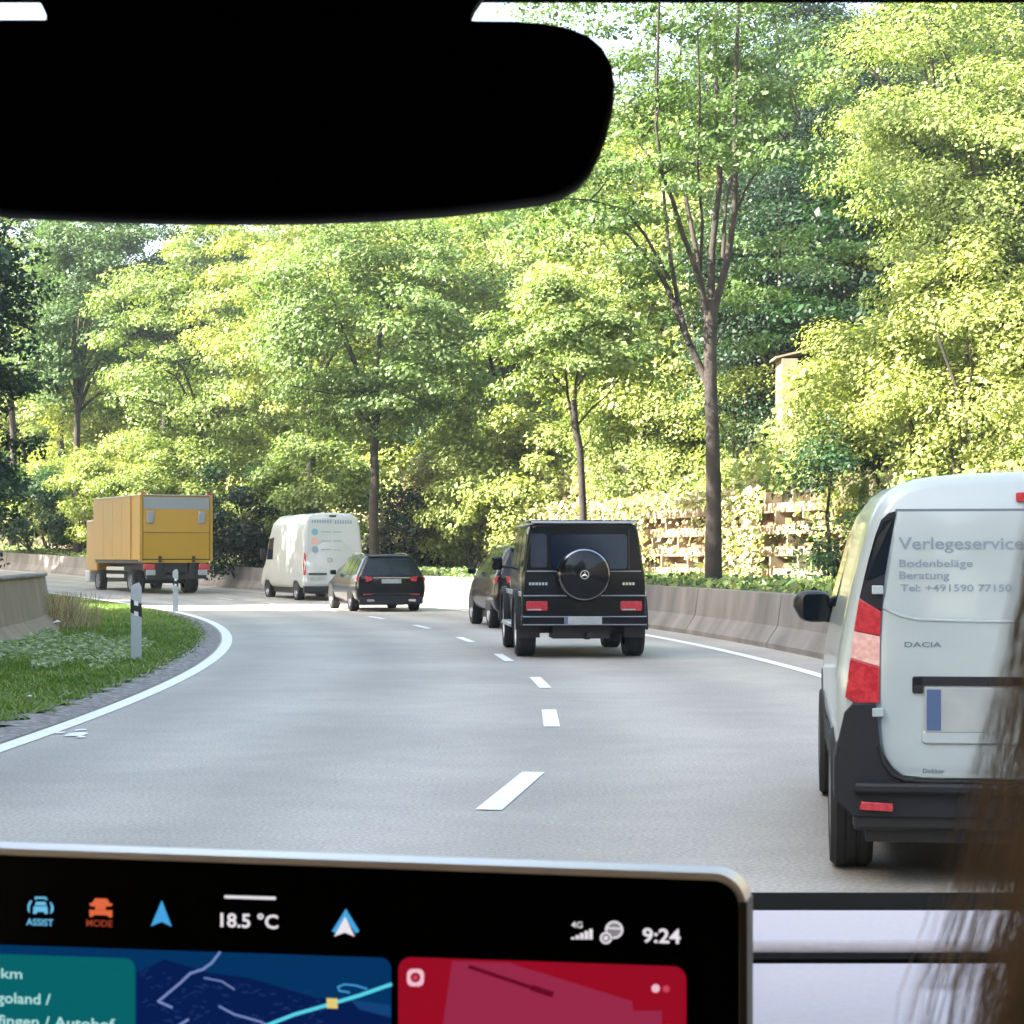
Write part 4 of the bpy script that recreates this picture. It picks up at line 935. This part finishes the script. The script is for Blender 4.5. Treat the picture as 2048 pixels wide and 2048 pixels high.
    MB().box(-h*0.8, h*0.8, 0.3, L*0.9, 0.17, 0.3).build('underbody', 'black', t)
    return t
car('estate_car', 'dark estate car with red lamps and pale number plate, behind the tall white van', ((783-1024)/76.8, 53.3, 0), R(15), 4.85, 1.86, 1.49, 0.62, 0.94, 'paint_black', 'estate')
car('sport_utility', 'dark sport utility half hidden ahead of the boxy black off-roader', (0.57, 40.2, 0), R(8.5), 4.5, 1.86, 1.64, 0.62, 1.06, 'paint_black', 'suv', True)

# ---- tall white van
sv = thing('delivery_van', 'tall white delivery van with high roof and closed rear doors, beyond the estate car', 'van', ((667-1024)/62.2, 65.8, 0), R(20))
def svp(k=1.0, top=2.86, wk=1.0, low=0.42):
    P = [(0, low), (0.9, low), (0.985, low+0.08), (1.01, 0.9), (1.0, 1.25), (0.965, 1.9), (0.90, 2.5), (0.84, 2.72), (0.70, 2.84), (0.4, 2.875), (0, 2.885)]
    sc = (top-low)/(2.885-low); P = [(x*wk, low+(z-low)*sc) for x, z in P]; return shrink(P, k, cz=1.6) if k != 1 else P
st = [(0, svp(0.955)), (0.02, svp(0.98)), (0.08, svp(0.995)), (0.2, svp()), (4.2, svp()), (4.7, svp(1, 2.75)), (5.1, svp(1, 2.35)), (5.6, svp(1, 1.55, 0.98)), (6.1, svp(1, 1.25, 0.94)), (6.3, svp(0.95, 1.1, 0.9))]
loft(st, lambda y, z: y+0.06*max(0, z-1.2)*max(0, 1-y/2), 40).build('body', 'paint_white2', sv, smooth=True, angle=50)
vy = lambda x, z: 0.06*max(0, z-1.2)
for s in (-1, 1):
    rplate(sv, 'tail_light', 'red_lens', [(s*0.90, 0.86), (s*0.985, 0.86), (s*0.99, 1.2), (s*0.955, 1.58), (s*0.90, 1.5)], -0.01, 0.1, vy, 0, 1.5, .9)
    wheel(sv, s*0.88, 1.0, 0.345, 0.24, s); wheel(sv, s*0.88, 5.0, 0.345, 0.24, s)
    splate(sv, 'wheel_arch', 'black', [(1.0+0.42*math.cos(R(a)), 0.36+0.38*math.sin(R(a))) for a in range(-5, 186, 12)], s, lambda y, z: 0.992, 0.3)
    splate(sv, 'wheel_arch', 'black', [(5.0+0.42*math.cos(R(a)), 0.36+0.38*math.sin(R(a))) for a in range(-5, 186, 12)], s, lambda y, z: 0.992, 0.3)
    splate(sv, 'side_window', 'glass', [(4.2, 1.35), (5.05, 1.35), (4.8, 2.05), (4.2, 2.1)], s, lambda y, z: 1.0-(z-1.25)*0.055)
    mi = MB().box(min(s*1.02, s*1.22), max(s*1.02, s*1.22), 5.0, 5.14, 1.35, 1.72).build('wing_mirror', 'black', sv, bevel=0.03)
MB().box(-0.98, 0.98, -0.10, 0.12, 0.30, 0.50).build('bumper', 'plastic', sv, bevel=0.02)
MB().box(-0.85, 0.85, 0.1, 5.8, 0.26, 0.44).build('underbody', 'black', sv)
dps = []
for a, b in ((-0.86, -0.006), (0.006, 0.86)):
    k = -1 if a < 0 else 1
    po = [(-0.006, 0.56), (-0.006, 2.66), (-0.80, 2.62), (-0.86, 1.9), (-0.885, 1.2), (-0.87, 0.58)]; po = [(x*-k, z) for x, z in po]
    dps.append(rplate(sv, 'rear_door', 'paint_white2', po, -0.012, 0.04, vy))
SVT = lambda x, z: (x, vy(x, z)-0.0145, z)
def lines(parent, m, rects):
    b_ = MB()
    for x0, x1, z0, z1 in rects: b_.add([SVT(x0, z0), SVT(x1, z0), SVT(x1, z1), SVT(x0, z1)], [(0, 1, 2, 3)])
    return b_.build('lettering', m, parent)
# unreadable print: a broad dark line on top, three round logos each with a row of small type
lines(dps[0], 'print_grey', [(-0.70+0.085*i, -0.70+0.085*i+0.06, 2.52, 2.63) for i in range(8)]); lines(dps[1], 'print_grey', [(0.06+0.085*i, 0.06+0.085*i+0.06, 2.50, 2.61) for i in range(7)])
lines(dps[0], 'print_grey', [(-0.40+0.05*i, -0.40+0.05*i+0.035, z, z+0.035) for z in (2.22, 1.93, 1.66) for i in range(7)])
lines(dps[1], 'print_grey', [(0.02+0.05*i, 0.02+0.05*i+0.035, z, z+0.035) for z in (2.22, 1.93, 1.64) for i in range(5)])
M['logo_blue'] = mat('logo_blue', (0.12, 0.28, 0.36), 0.6); M['logo_red'] = mat('logo_red', (0.55, 0.30, 0.25), 0.6)
for z, m in ((2.24, 'logo_blue'), (1.95, 'logo_red'), (1.67, 'print_grey')):
    b_ = MB(); b_.add([SVT(-0.60+0.11*math.cos(6.283*i/14), z+0.11*math.sin(6.283*i/14)) for i in range(14)], [tuple(range(14))]); b_.build('logo_disc', m, dps[0])
rplate(dps[0], 'handle', 'black', rrect(-0.82, -0.22, 0.86, 0.92, 0.02), -0.03, 0.03); rplate(dps[0], 'number_plate', 'plate', rrect(-0.76, -0.25, 0.68, 0.79, 0.01), -0.02, 0.02)
em = MB(); em.lathe([(0.065, -0.012), (0.065, -0.03), (0.08, -0.03), (0.08, -0.012)], (-0.12, 0, 1.33), 'y', 18); em.build('emblem_ring', 'grey_metal', dps[0])
rplate(sv, 'brake_lamp', 'black', rrect(-0.12, 0.12, 2.72, 2.78, 0.02), -0.01, 0.05, vy)

# ---- yellow truck
tz = zr(polar(-12.1, 73)[1])
tk = thing('box_truck', 'yellow box truck with grey band and closed tail lift, farthest vehicle round the bend', 'truck', ((352-1024)/56.0, 73.2, 0.13), R(27))
BW = 1.30
MB().box(-BW, BW, 0.05, 6.2, 1.20, 3.50).build('cargo_box', 'paint_yellow', tk, bevel=0.02)
MB().box(-BW-0.02, BW+0.02, 0.0, 6.25, 3.50, 3.53).build('roof_rim', 'alloy', tk)
for s in (-1, 1):
    MB().box(s*BW-0.05, s*BW+0.05, -0.02, 0.10, 1.15, 3.52).build('corner_post', 'paint_yellow', tk)
    MB().box(s*BW-0.03, s*BW+0.03, 1.2, 1.32, 1.22, 3.49).build('side_rib', 'paint_yellow', tk)
    mk = MB().box(s*(BW-0.08)-0.08, s*(BW-0.08)+0.08, -0.03, 0.06, 3.535, 3.60).build('marker_lamp', 'red_lens', tk)
    lm = MB().box(s*1.02-0.20, s*1.02+0.20, -0.10, 0.0, 0.86, 1.06).build('tail_light', 'red_lens', tk, bevel=0.02)
    MB().box(s*0.96-0.16, s*0.96+0.16, -0.10, -0.02, 0.66, 0.85).build('clear_lens', 'plate', lm)
    for z in (0.55, 0.82): MB().box(min(s*1.20, s*1.24), max(s*1.20, s*1.24), 2.3, 4.6, z, z+0.13).build('side_guard', 'alloy', tk)
    wheel(tk, s*1.0, 1.6, 0.42, 0.46, s, 'grey_metal'); wheel(tk, s*1.08, 5.9, 0.42, 0.28, s, 'grey_metal')
    lt = MB(); lt.box(s*0.95-0.13, s*0.95+0.13, -0.10, -0.045, 2.50, 2.95); lt.v = [(x+(0.05*math.sin(z*17)), y, z) for x, y, z in lt.v]; lt.build('latch', 'grey_metal', tk, bevel=0.04)
for yy in (2.4, 3.6, 4.8): MB().box(-BW-0.004, -BW+0.02, yy, yy+0.04, 1.24, 3.47).build('side_rib', 'paint_yellow', tk)
MB().box(-1.22, 1.22, -0.06, -0.04, 2.165, 2.185).build('panel_joint', 'black', tk)
for xx in (-0.62, 0.62): MB().box(xx-0.05, xx+0.05, -0.11, -0.05, 1.12, 1.34).build('lift_hinge', 'black', tk)
MB().box(-1.24, 1.24, -0.02, 0.05, 1.20, 1.24).build('panel_joint', 'black', tk)
MB().box(-1.22, 1.22, -0.045, 0.05, 3.02, 3.44).build('roller_band', 'grey_metal', tk)
MB().box(-1.22, 1.22, -0.05, 0.05, 2.18, 3.015).build('tail_lift', 'paint_yellow', tk)
MB().box(-1.22, 1.22, -0.055, 0.05, 1.24, 2.175).build('tail_lift_lower', 'yellow_low', tk)
MB().box(-1.20, 1.20, -0.06, 0.2, 1.10, 1.20).build('lift_edge', 'yellow_low', tk)
MB().box(-1.1, 1.1, -0.05, 0.08, 0.52, 0.66).build('underrun_bar', 'black', tk)
mb = MB(); mb.box(-0.45, 0.45, 0.1, 7.2, 0.75, 1.10); mb.box(-1.0, 1.0, 1.45, 1.75, 0.35, 0.5); mb.box(-1.22, 1.22, 0.2, 6.2, 1.08, 1.20); mb.box(0.4, 1.1, 2.5, 3.6, 0.45, 1.0); mb.box(-0.9, -0.5, 0.05, 0.5, 0.6, 1.1); mb.box(0.5, 0.9, 0.05, 0.5, 0.6, 1.1)
mb.build('chassis', 'black', tk)
cb = MB(); cb.box(-1.12, 1.12, 6.35, 7.9, 0.75, 2.75); cb.build('cab', 'paint_yellow', tk, bevel=0.08)
cb = MB(); cb.box(-1.15, 1.15, 7.3, 7.98, 0.35, 0.80); cb.build('cab_bumper', 'paint_white2', tk, bevel=0.05)

# ------------------------------------------------------------------ the car the picture is taken from
M['dash'] = mat('dash', (0.36, 0.345, 0.375), 0.75, noise=((0.39, 0.375, 0.405), 260, 0.3, 0.7), bump=(900, 0.15, 0.001))
M['lining'] = mat('lining', (0.0035, 0.0033, 0.003), 1.0, spec=0.05)
M['clear_glass'] = bpy.data.materials.new('clear_glass'); M['clear_glass'].use_nodes = True
n = M['clear_glass'].node_tree; n.nodes.clear(); a = n.nodes.new('ShaderNodeBsdfTransparent'); b_ = n.nodes.new('ShaderNodeOutputMaterial'); n.links.new(a.outputs[0], b_.inputs[0])
cc = thing('car_cabin', 'light lavender dashboard and dark roof lining of the car one looks out of', 'car interior')
def dz(px, py, z): return (H-z)*F/(py-HZ)
zd = 1.165
dsh = MB(); dsh.box(-0.95, 0.80, 1.255, 1.372, zd-0.05, zd); dsh.build('dashboard_shelf', 'dash', cc, bevel=0.006)
dsh = MB(); dsh.box(-0.95, 0.80, 0.80, 1.205, zd-0.08, zd-0.002); dsh.build('dashboard_top', 'dash', cc, bevel=0.008)
MB().box(-0.95, 0.80, 1.200, 1.262, zd-0.09, zd-0.028).build('dashboard_groove', 'lining', cc)
MB().box(-0.95, 0.80, 1.20, 1.22, zd-0.028, zd-0.0).build('groove_lip', 'lining', cc)
ws = MB(); ws.box(-0.95, 0.80, 1.374, 1.445, zd-0.06, zd-0.001); ws.build('windscreen_base', 'lining', cc)
for o in (dsh,): pass
MB().box(-0.95, 0.80, 0.62, 0.80, 0.75, zd-0.06).build('dashboard_front', 'lining', cc)
hd = MB(); hd.box(-0.95, 0.80, -1.9, 0.85, 1.6303, 1.66); hd.build('roof_lining', 'lining', cc)
for s, x in ((-1, -0.95), (1, 0.78)):
    MB().box(x, x+0.02, -1.9, 0.0, 0.55, 1.64).build('side_wall', 'lining', cc)
    MB().tube([(x, 0.80, 1.63), (x, 1.52, 1.14)], 0.03, 8).build('roof_pillar', 'lining', cc)
MB().box(-0.95, 0.80, -1.92, -1.9, 0.55, 1.64).build('rear_wall', 'lining', cc)
MB().box(-0.95, 0.80, -1.9, 0.9, 0.50, 0.52).build('cabin_floor', 'lining', cc)
wd_ = MB(); wd_.add([(-0.92, 0.853, 1.636), (0.77, 0.853, 1.636), (0.77, 1.45, 1.163), (-0.92, 1.45, 1.163), (-0.92, 0.856, 1.640), (0.77, 0.856, 1.640), (0.77, 1.454, 1.166), (-0.92, 1.454, 1.166)], [(0, 1, 2, 3), (7, 6, 5, 4)])
wd_.build('windscreen', 'clear_glass', cc)

# rear-view mirror
M['mirror_black'] = mat('mirror_black', (0.0012, 0.0012, 0.0012), 0.6, spec=0.03)
M['mirror_face'] = mat('mirror_face', (0.0008, 0.0008, 0.0008), 0.35, spec=0.02)
mr = thing('rear_view_mirror', 'black rear-view mirror hanging in front of the windscreen, seen from the back seat', 'mirror', (-0.09, 0.75, 1.565))
out = [(1040, 39), (1090, 43), (1140, 52), (1180, 68), (1208, 92), (1226, 125), (1232, 165), (1228, 215), (1216, 265), (1202, 305), (1184, 340), (1160, 366), (1130, 384), (1090, 396), (1040, 403), (900, 420), (750, 431), (600, 437), (430, 439), (300, 437), (150, 431), (0, 423),
       (-200, 405), (-320, 385), (-375, 340), (-395, 260), (-390, 160), (-365, 90), (-310, 55), (-200, 42), (0, 35), (400, 33), (800, 34)]
def mir_pts(k, dy):
    cx, cy = 420, 236; res = []
    for x, y in out:
        d = Vector((cx-x, cy-y)); L_ = d.length; d = d/L_*k; v = at(x+d.x, y+d.y, 0.75); res.append((v.x+0.09, dy, v.z-1.565))
    return res
mb = MB(); nO = len(out); L0 = [mir_pts(14, 0.0), mir_pts(3, 0.002), mir_pts(0, 0.007), mir_pts(4, 0.018), mir_pts(60, 0.032), mir_pts(140, 0.036)]
for q in L0: mb.v += q
for i in range(len(L0)-1):
    for k in range(nO): mb.f.append((i*nO+k, i*nO+(k+1) % nO, (i+1)*nO+(k+1) % nO, (i+1)*nO+k))
mb.f += [tuple(range(nO))[::-1], tuple((len(L0)-1)*nO+k for k in range(nO))]
mb.build('housing', 'mirror_black', mr, smooth=True, angle=45)
mb = MB(); mb.v = [(x, -0.0012, z) for x, _, z in mir_pts(16, 0)]; mb.f = [tuple(range(nO))[::-1]]; mb.build('mirror_glass', 'mirror_face', mr)
cv_ = MB(); A = lambda px, py: at(px, py, 0.80)
outl = [(60, -60), (72, -5), (84, 12), (92, 30), (92, 120), (944, 120), (942, 30), (950, 12), (962, -5), (985, -60)]
cv_.slab([(p[0], p[1]) for p in outl], lambda a, b: A(a, b)-Vector((-0.09, 0.75, 1.565)), lambda a, b: A(a, b)-Vector((-0.09, 0.75, 1.565))+Vector((0, 0.010, 0)))
cv_.build('sensor_cover', 'mirror_black', mr)
MB().tube([(0.0, 0.03, 0.0), (0.0, 0.07, 0.03)], 0.012, 8).build('ball_joint', 'mirror_black', mr)

# touchscreen ----------------------------------------------------------------------------
EM = 1.0/2**EXPO
D0 = Vector(((1490-1024)*0.72/F, 0.72, H-(1735-HZ)*0.72/F)); D1 = Vector(((0-1024)*0.785/F, 0.785, 0))
RT = Vector((D0.x-D1.x, D0.y-D1.y, 0)).normalized(); NRM = Vector((RT.y, -RT.x, 0))
ts = thing('touchscreen', 'large tablet-like touchscreen with silver rim showing map and red media tiles', 'display', D0, math.atan2(RT.y, RT.x))
def D(px, py, layer=0.0):
    d = Vector(((px-1024)/F, 1, -(py-HZ)/F)); C = Vector((0, 0, H))
    t_ = (D0-C).dot(NRM)/d.dot(NRM); P = C+d*t_-D0
    return (P.dot(RT), -0.00035*layer, P.z)
def emis(name, c, k=1.0):
    return mat(name, (0, 0, 0), 0.3, emit=(c, EM*k), spec=0.0)
def srgb(r, g, b_): return tuple(((v/255+0.055)/1.055)**2.4 if v > 10 else v/255/12.92 for v in (r, g, b_))
uW, uTop = D(1490, 1735)[0], 0.0
W_ = D(1490, 1735)[0]-D(0, 1683)[0]
x1 = D(1492, 1900)[0]; x0 = x1-0.345; z1 = D(1400, 1746)[2]; z0 = z1-0.20; rc = 0.0115
M['olive'] = mat('olive', (0.035, 0.036, 0.028), 0.5)
M['bezel'] = mat('bezel', (0.93, 0.86, 0.88), 0.35, metal=0.15)
body = MB(); body.slab(rrect(x0, x1, z0, z1, rc, 8), lambda x, z: (x, 0.0006, z), lambda x, z: (x, 0.017, z)); body.build('tablet_body', 'bezel', ts, smooth=True, angle=50)
sd = MB(); sd.box(x1-0.0024, x1+0.0005, -0.0006, 0.0175, z0+rc, z1-rc*0.85); sd.build('side_shade_strip', 'olive', ts, bevel=0.0003)  # added strip that paints the dark reflection on the casing's side
rim = rrect(x0+0.0010, x1-0.0010, z0+0.0010, z1-0.0010, rc, 10)
mb = MB(); pts = [(x, 0.0015, z) for x, z in rim]; mb.tube(pts+[pts[0]], 0.0006, 10, cap=False); mb.build('silver_rim', 'bezel', ts, smooth=True, angle=80)
scm = mat('screen_glass', (0.002, 0.002, 0.002), 0.25, spec=0.12)
sc_ = MB(); sc_.slab(rrect(x0+0.0025, x1-0.0025, z0+0.0025, z1-0.0025, rc-0.002, 8), lambda x, z: (x, -0.0002, z), lambda x, z: (x, 0.002, z)); scr = sc_.build('screen', scm, ts)
def flat(name, m, polys, layer, parent=scr):
    mb = MB()
    for p in polys: mb.add([D(x, y, layer) for x, y in p], [tuple(range(len(p)))[::-1]])
    return mb.build(name, m, parent)
def ptext(s, x, y, wpx, hpx, m, layer=3, slope=-0.037, bold=0.01, parent=scr, name='lettering'):
    mb = fit_text(s, (0, 0), wpx, hpx, lambda u, v: D(x+u, y-v-slope*u, layer), bold); return mb.build(name, m, parent)
def rr_px(x0, x1, y0, y1, r, sl, n=5):                 # slanted rounded tile, sl = slope of its top edge
    return [(x, y+sl*(x-x0)) for x, y in rrect(x0, x1, y0, y1, r, n)]
E = {k: emis('glow_'+k, srgb(*c)) for k, c in dict(white=(235, 230, 235), blue=(70, 165, 225), cyan=(90, 215, 235), orange=(225, 105, 65), teal=(8, 98, 104), teal_text=(175, 225, 225), map=(6, 52, 98), map_dark=(8, 30, 80), map_road=(120, 140, 195), red=(150, 14, 36), red_light=(150, 42, 72), red_dark=(105, 10, 35), pink=(240, 190, 205), yellow=(225, 205, 120), assist=(110, 190, 230), map_mid=(20, 66, 120), rose=(200, 70, 90)).items()}
mp = flat('map_tile', E['map'], [rr_px(-240, 783, 1881, 2230, 22, 0.0338)], 1)
flat('map_area', E['map_dark'], [[(275, 1945), (330, 1918), (420, 1945), (500, 1955), (600, 1985), (680, 2010), (700, 2050), (700, 2200), (275, 2200)], [(640, 1995), (783, 2010), (783, 2200), (640, 2200)]], 1.5, mp)
flat('map_area', E['map_mid'], [[(700, 1998), (783, 2010), (783, 2034), (720, 2018)]], 1.8, mp)
def stroke(name, m, pts, wd, layer, parent=mp):
    polys = []
    for (ax, ay), (bx, by) in zip(pts[:-1], pts[1:]):
        d = Vector((bx-ax, by-ay)).normalized(); q = Vector((-d.y, d.x))*wd/2; e = d*wd*0.3
        polys.append([(ax+q.x-e.x, ay+q.y-e.y), (bx+q.x+e.x, by+q.y+e.y), (bx-q.x+e.x, by-q.y+e.y), (ax-q.x-e.x, ay-q.y-e.y)])
    return flat(name, m, polys, layer, parent)
stroke('map_street', E['map_road'], [(441, 1904), (425, 1925), (407, 1938), (382, 1946), (362, 1965), (318, 2002), (345, 2014)], 5, 2)
stroke('map_street', E['map_road'], [(440, 2012), (470, 2028), (520, 2042), (560, 2060)], 4, 2)
stroke('map_street', E['map_road'], [(410, 1955), (445, 1962), (470, 1978)], 3, 2)
stroke('map_street', E['map_road'], [(378, 2038), (350, 2056)], 5, 2)
stroke('map_street', E['blue'], [(735, 1977), (712, 1970), (690, 1968), (677, 1973), (680, 1981), (700, 1984)], 3, 2)
rs_ = random.Random(5)
dots = []
for k in range(150):
    x, y = rs_.uniform(280, 640), rs_.uniform(1935, 2060); a = rs_.uniform(-0.5, 0.5); l = rs_.uniform(4, 16); d = Vector((math.cos(a), math.sin(a)))*l; q = Vector((-d.y, d.x)).normalized()*rs_.uniform(.8, 1.8)
    if y < 1925+0.14*(x-280)+12: continue
    dots.append([(x, y), (x+d.x, y+d.y), (x+d.x+q.x, y+d.y+q.y), (x+q.x, y+q.y)])
flat('map_detail', emis('glow_lanes', srgb(38, 62, 125)), dots, 1.9, mp)
stroke('route_line', E['cyan'], [(783, 1968), (720, 1990), (653, 2010), (590, 2028), (520, 2056), (440, 2090)], 7, 2.5)
flat('route_marker', E['yellow'], [[(655, 1995), (677, 1996), (677, 2016), (655, 2015)]], 3, mp)
tl = flat('guidance_tile', E['teal'], [rr_px(-240, 272, 1899, 2230, 20, 0.0338)], 2.2)
ptext('km', 5, 1955, 42, 20, E['teal_text'], parent=tl); ptext('goland /', -4, 2004, 108, 21, E['teal_text'], parent=tl, bold=0.015); ptext('lfingen / Autohof', -8, 2050, 240, 22, E['teal_text'], parent=tl, bold=0.015)
rd = flat('media_tile', E['red'], [rr_px(797, 1373, 1913, 2260, 26, 0.0345)], 1)
flat('media_shape', E['red_light'], [[(905, 1922), (1018, 1925), (1265, 2002), (1267, 2021), (1324, 2021), (1324, 2230), (860, 2230)]], 1.5, rd)
for i in range(12):
    a0 = 940+i*14; stroke('media_print', E['red_dark'], [(a0, 1933+i*4.7), (a0+10, 1936+i*4.7)], 8+ (4 if i > 8 else 0), 2, rd)
flat('media_icon', E['pink'], [rrect(815, 849, 1937, 1972, 11)], 2, rd)
flat('media_icon_ring', E['red'], [[(832+10*math.cos(6.283*i/16), 1954+10*math.sin(6.283*i/16)) for i in range(16)]], 2.5, rd)
flat('media_icon_dot', E['rose'], [[(832+5.5*math.cos(6.283*i/16), 1954+5.5*math.sin(6.283*i/16)) for i in range(16)]], 3, rd)
flat('page_dot', E['pink'], [[(1312+8.5*math.cos(6.283*i/16), 1976+8.5*math.sin(6.283*i/16)) for i in range(16)]], 2, rd)
flat('page_dot', E['rose'], [[(1333+7*math.cos(6.283*i/16), 1977+7*math.sin(6.283*i/16)) for i in range(16)]], 2, rd)
ptext('9:24', 1286, 1883, 76, 28, E['white'], bold=0.02); ptext('18.5 \u00b0C', 443, 1852, 115, 27, E['white'], bold=0.02)
stroke('slider_bar', E['white'], [(452, 1793), (551, 1796)], 6, 2, scr)
flat('arrow_icon', E['blue'], [[(325, 1800), (303, 1852), (325, 1843), (345, 1853)]], 2)
flat('arrow_icon', E['blue'], [[(693, 1817), (665, 1862), (675, 1866), (693, 1838)], [(693, 1817), (693, 1838), (712, 1866), (720, 1862)]], 2)
flat('arrow_icon', E['white'], [[(692, 1832), (670, 1872), (691, 1864), (711, 1872)]], 3)
ic = [[(74, 1803), (92, 1803), (95, 1810), (71, 1810)], [(69, 1812), (96, 1812), (97, 1822), (97, 1827), (91, 1827), (89, 1823), (76, 1823), (74, 1827), (68, 1827), (68, 1822)],
      [(71, 1793), (93, 1793), (97, 1799), (94, 1800), (91, 1797), (75, 1797), (72, 1800)], [(62, 1800), (66, 1801), (61, 1812), (61, 1826), (57, 1820), (57, 1809)], [(101, 1803), (105, 1805), (109, 1814), (108, 1822), (102, 1828), (104, 1814)]]
flat('assist_icon', E['assist'], ic, 2); ptext('ASSIST', 55, 1849, 54, 13, E['assist'], bold=0.02)
ic = [[(192, 1796), (216, 1797), (221, 1806), (227, 1807), (224, 1812), (183, 1812), (180, 1806), (186, 1805)], [(180, 1819), (226, 1820), (226, 1834), (221, 1834), (215, 1830), (191, 1829), (186, 1833), (181, 1833)], [(192, 1812), (213, 1812), (213, 1819), (192, 1819)]]
flat('vehicle_icon', E['orange'], ic, 2); ptext('MODE', 175, 1851, 52, 13, emis('glow_rust', srgb(150, 60, 40)), bold=0.02)
ptext('4G', 1144, 1854, 22, 12, E['white'])
flat('signal_bars', E['white'], [[(1143+i*9, 1878), (1143+i*9+7, 1878), (1143+i*9+7, 1874-i*4.2), (1143+i*9, 1874-i*4.2)] for i in range(5)], 2)
def ring_px(cx, cy, r_, w_, m, layer=2, name='globe_icon'):
    mb = MB(); k = 20; vs = []
    for i in range(k): 
        a = 6.283*i/k; vs += [D(cx+r_*math.cos(a), cy+r_*math.sin(a), layer), D(cx+(r_-w_)*math.cos(a), cy+(r_-w_)*math.sin(a), layer)]
    mb.add(vs, [(2*i, 2*i+1, (2*i+3) % (2*k), (2*i+2) % (2*k)) for i in range(k)]); mb.build(name, m, scr)
flat('globe_icon', emis('glow_grey', srgb(135, 130, 140)), [[(1229+16*math.cos(6.283*i/16), 1859+16*math.sin(6.283*i/16)) for i in range(16)]], 1.8)
ring_px(1229, 1859, 18, 4, E['white']); stroke('globe_icon', E['white'], [(1213, 1855), (1246, 1857)], 3, 2.2, scr)
flat('place_icon', scm, [[(1213+13*math.cos(6.283*i/16), 1875+13*math.sin(6.283*i/16)) for i in range(16)]], 2.6); ring_px(1213, 1875, 12, 4, E['white'], 3, 'place_icon'); ring_px(1213, 1875, 5, 4, E['white'], 3, 'place_icon')

# front passenger: head and shoulders at the right, long light brown hair ------------------
M['skin'] = mat('skin', (0.45, 0.28, 0.20), 0.5); M['shirt'] = mat('shirt', (0.03, 0.03, 0.035), 0.9)
M['hair'] = mat('hair', (0.36, 0.24, 0.145), 0.6, noise=((0.56, 0.40, 0.25), 60, 0.35, 0.7))
pc = Vector((0.235, 0.47, 0.0))
pe = thing('person', 'front passenger with long light brown hair falling beside the seat, seen from behind', 'person', pc)
me = bpy.data.meshes.new('body'); 
vsk = [(0, 0, 0.62), (0, 0, 0.85), (0, 0, 1.05), (0, 0, 1.17), (0, 0.005, 1.25), (0, 0.01, 1.31), (0, 0.02, 1.37), (0, 0.03, 1.43), (0, 0.02, 1.49), (0.10, 0, 1.14), (0.19, 0, 1.12), (0.21, 0.05, 0.85), (0.20, 0.25, 0.75), (-0.05, 0, 1.14), (-0.10, 0, 1.10), (-0.11, 0.08, 0.88), (-0.08, 0.28, 0.78)]
esk = [(0, 1), (1, 2), (2, 3), (3, 4), (4, 5), (5, 6), (6, 7), (7, 8), (3, 9), (9, 10), (10, 11), (11, 12), (3, 13), (13, 14), (14, 15), (15, 16)]
rsk = [0.14, 0.13, 0.13, 0.09, 0.05, 0.052, 0.075, 0.088, 0.07, 0.07, 0.055, 0.045, 0.035, 0.06, 0.05, 0.042, 0.034]
me.from_pydata(vsk, esk, []); me.materials.append(M['shirt'])
bo = bpy.data.objects.new('body', me); COL.objects.link(bo); bo.parent = pe
sk = bo.modifiers.new('skin', 'SKIN'); 
for v, r_ in zip(me.skin_vertices[0].data, rsk): v.radius = (r_, r_)
me.skin_vertices[0].data[0].use_root = True
bo.modifiers.new('sub', 'SUBSURF').levels = 2; bo.modifiers['sub'].render_levels = 2
hr = MB(); rh = random.Random(3)
def P_(px, py, Y): v = at(px, py, Y); return v-pc
for k in range(5200):
    u = rh.random()**0.62                        # 0 = outermost strand, 1 = deep inside the hair
    Y = 0.40+rh.uniform(-0.06, 0.05)
    e = 0 if u > 0.22 else (0.22-u)/0.22
    ph = rh.uniform(0, 6.28); am = rh.uniform(2, 26)
    x_top = 2094+u*420; pts = []
    keys = [(40, x_top+25), (380, x_top-8), (700, x_top-6), (1000, x_top-22), (1300, x_top-48-e*35), (1550, x_top-70-e*80), (1780, x_top-105-e*105), (1980, x_top-160-e*125), (2150, x_top-190-e*130)]
    stop = rh.randint(5, 9) if e > 0.3 else 9
    for i, (yy, xx) in enumerate(keys[:stop]):
        pts.append(P_(xx+am*math.sin(ph+i*0.9)+rh.uniform(-4, 4), yy, Y))
    hr.tube(pts, 0.00003+0.00005*rh.random(), 3, cap=False)
hr.lathe([(0.001, -0.115), (0.05, -0.105), (0.085, -0.07), (0.103, -0.01), (0.105, 0.04), (0.09, 0.085), (0.055, 0.115), (0.001, 0.125)], (0, -0.005, 1.42), 'z', 24)
hr.build('hair', 'hair', pe, smooth=True, angle=180)

# added thin veil over road and slope, imitating windscreen glare
hz = MB(); hz.box(-230, 230, -240, 260, -2.3, 72)
hm = bpy.data.materials.new('glare_haze'); hm.use_nodes = True; n = hm.node_tree; n.nodes.clear()
pv = n.nodes.new('ShaderNodeVolumePrincipled'); oo = n.nodes.new('ShaderNodeOutputMaterial'); n.links.new(pv.outputs[0], oo.inputs['Volume'])
pv.inputs['Color'].default_value = (0.80, 0.88, 0.92, 1); pv.inputs['Density'].default_value = 0.00045; pv.inputs['Anisotropy'].default_value = 0.3
tag(hz.build('glare_haze', hm), 'thin pale veil added for windscreen glare', 'glare_haze', kind='stuff')
S.cycles.volume_bounces = 0
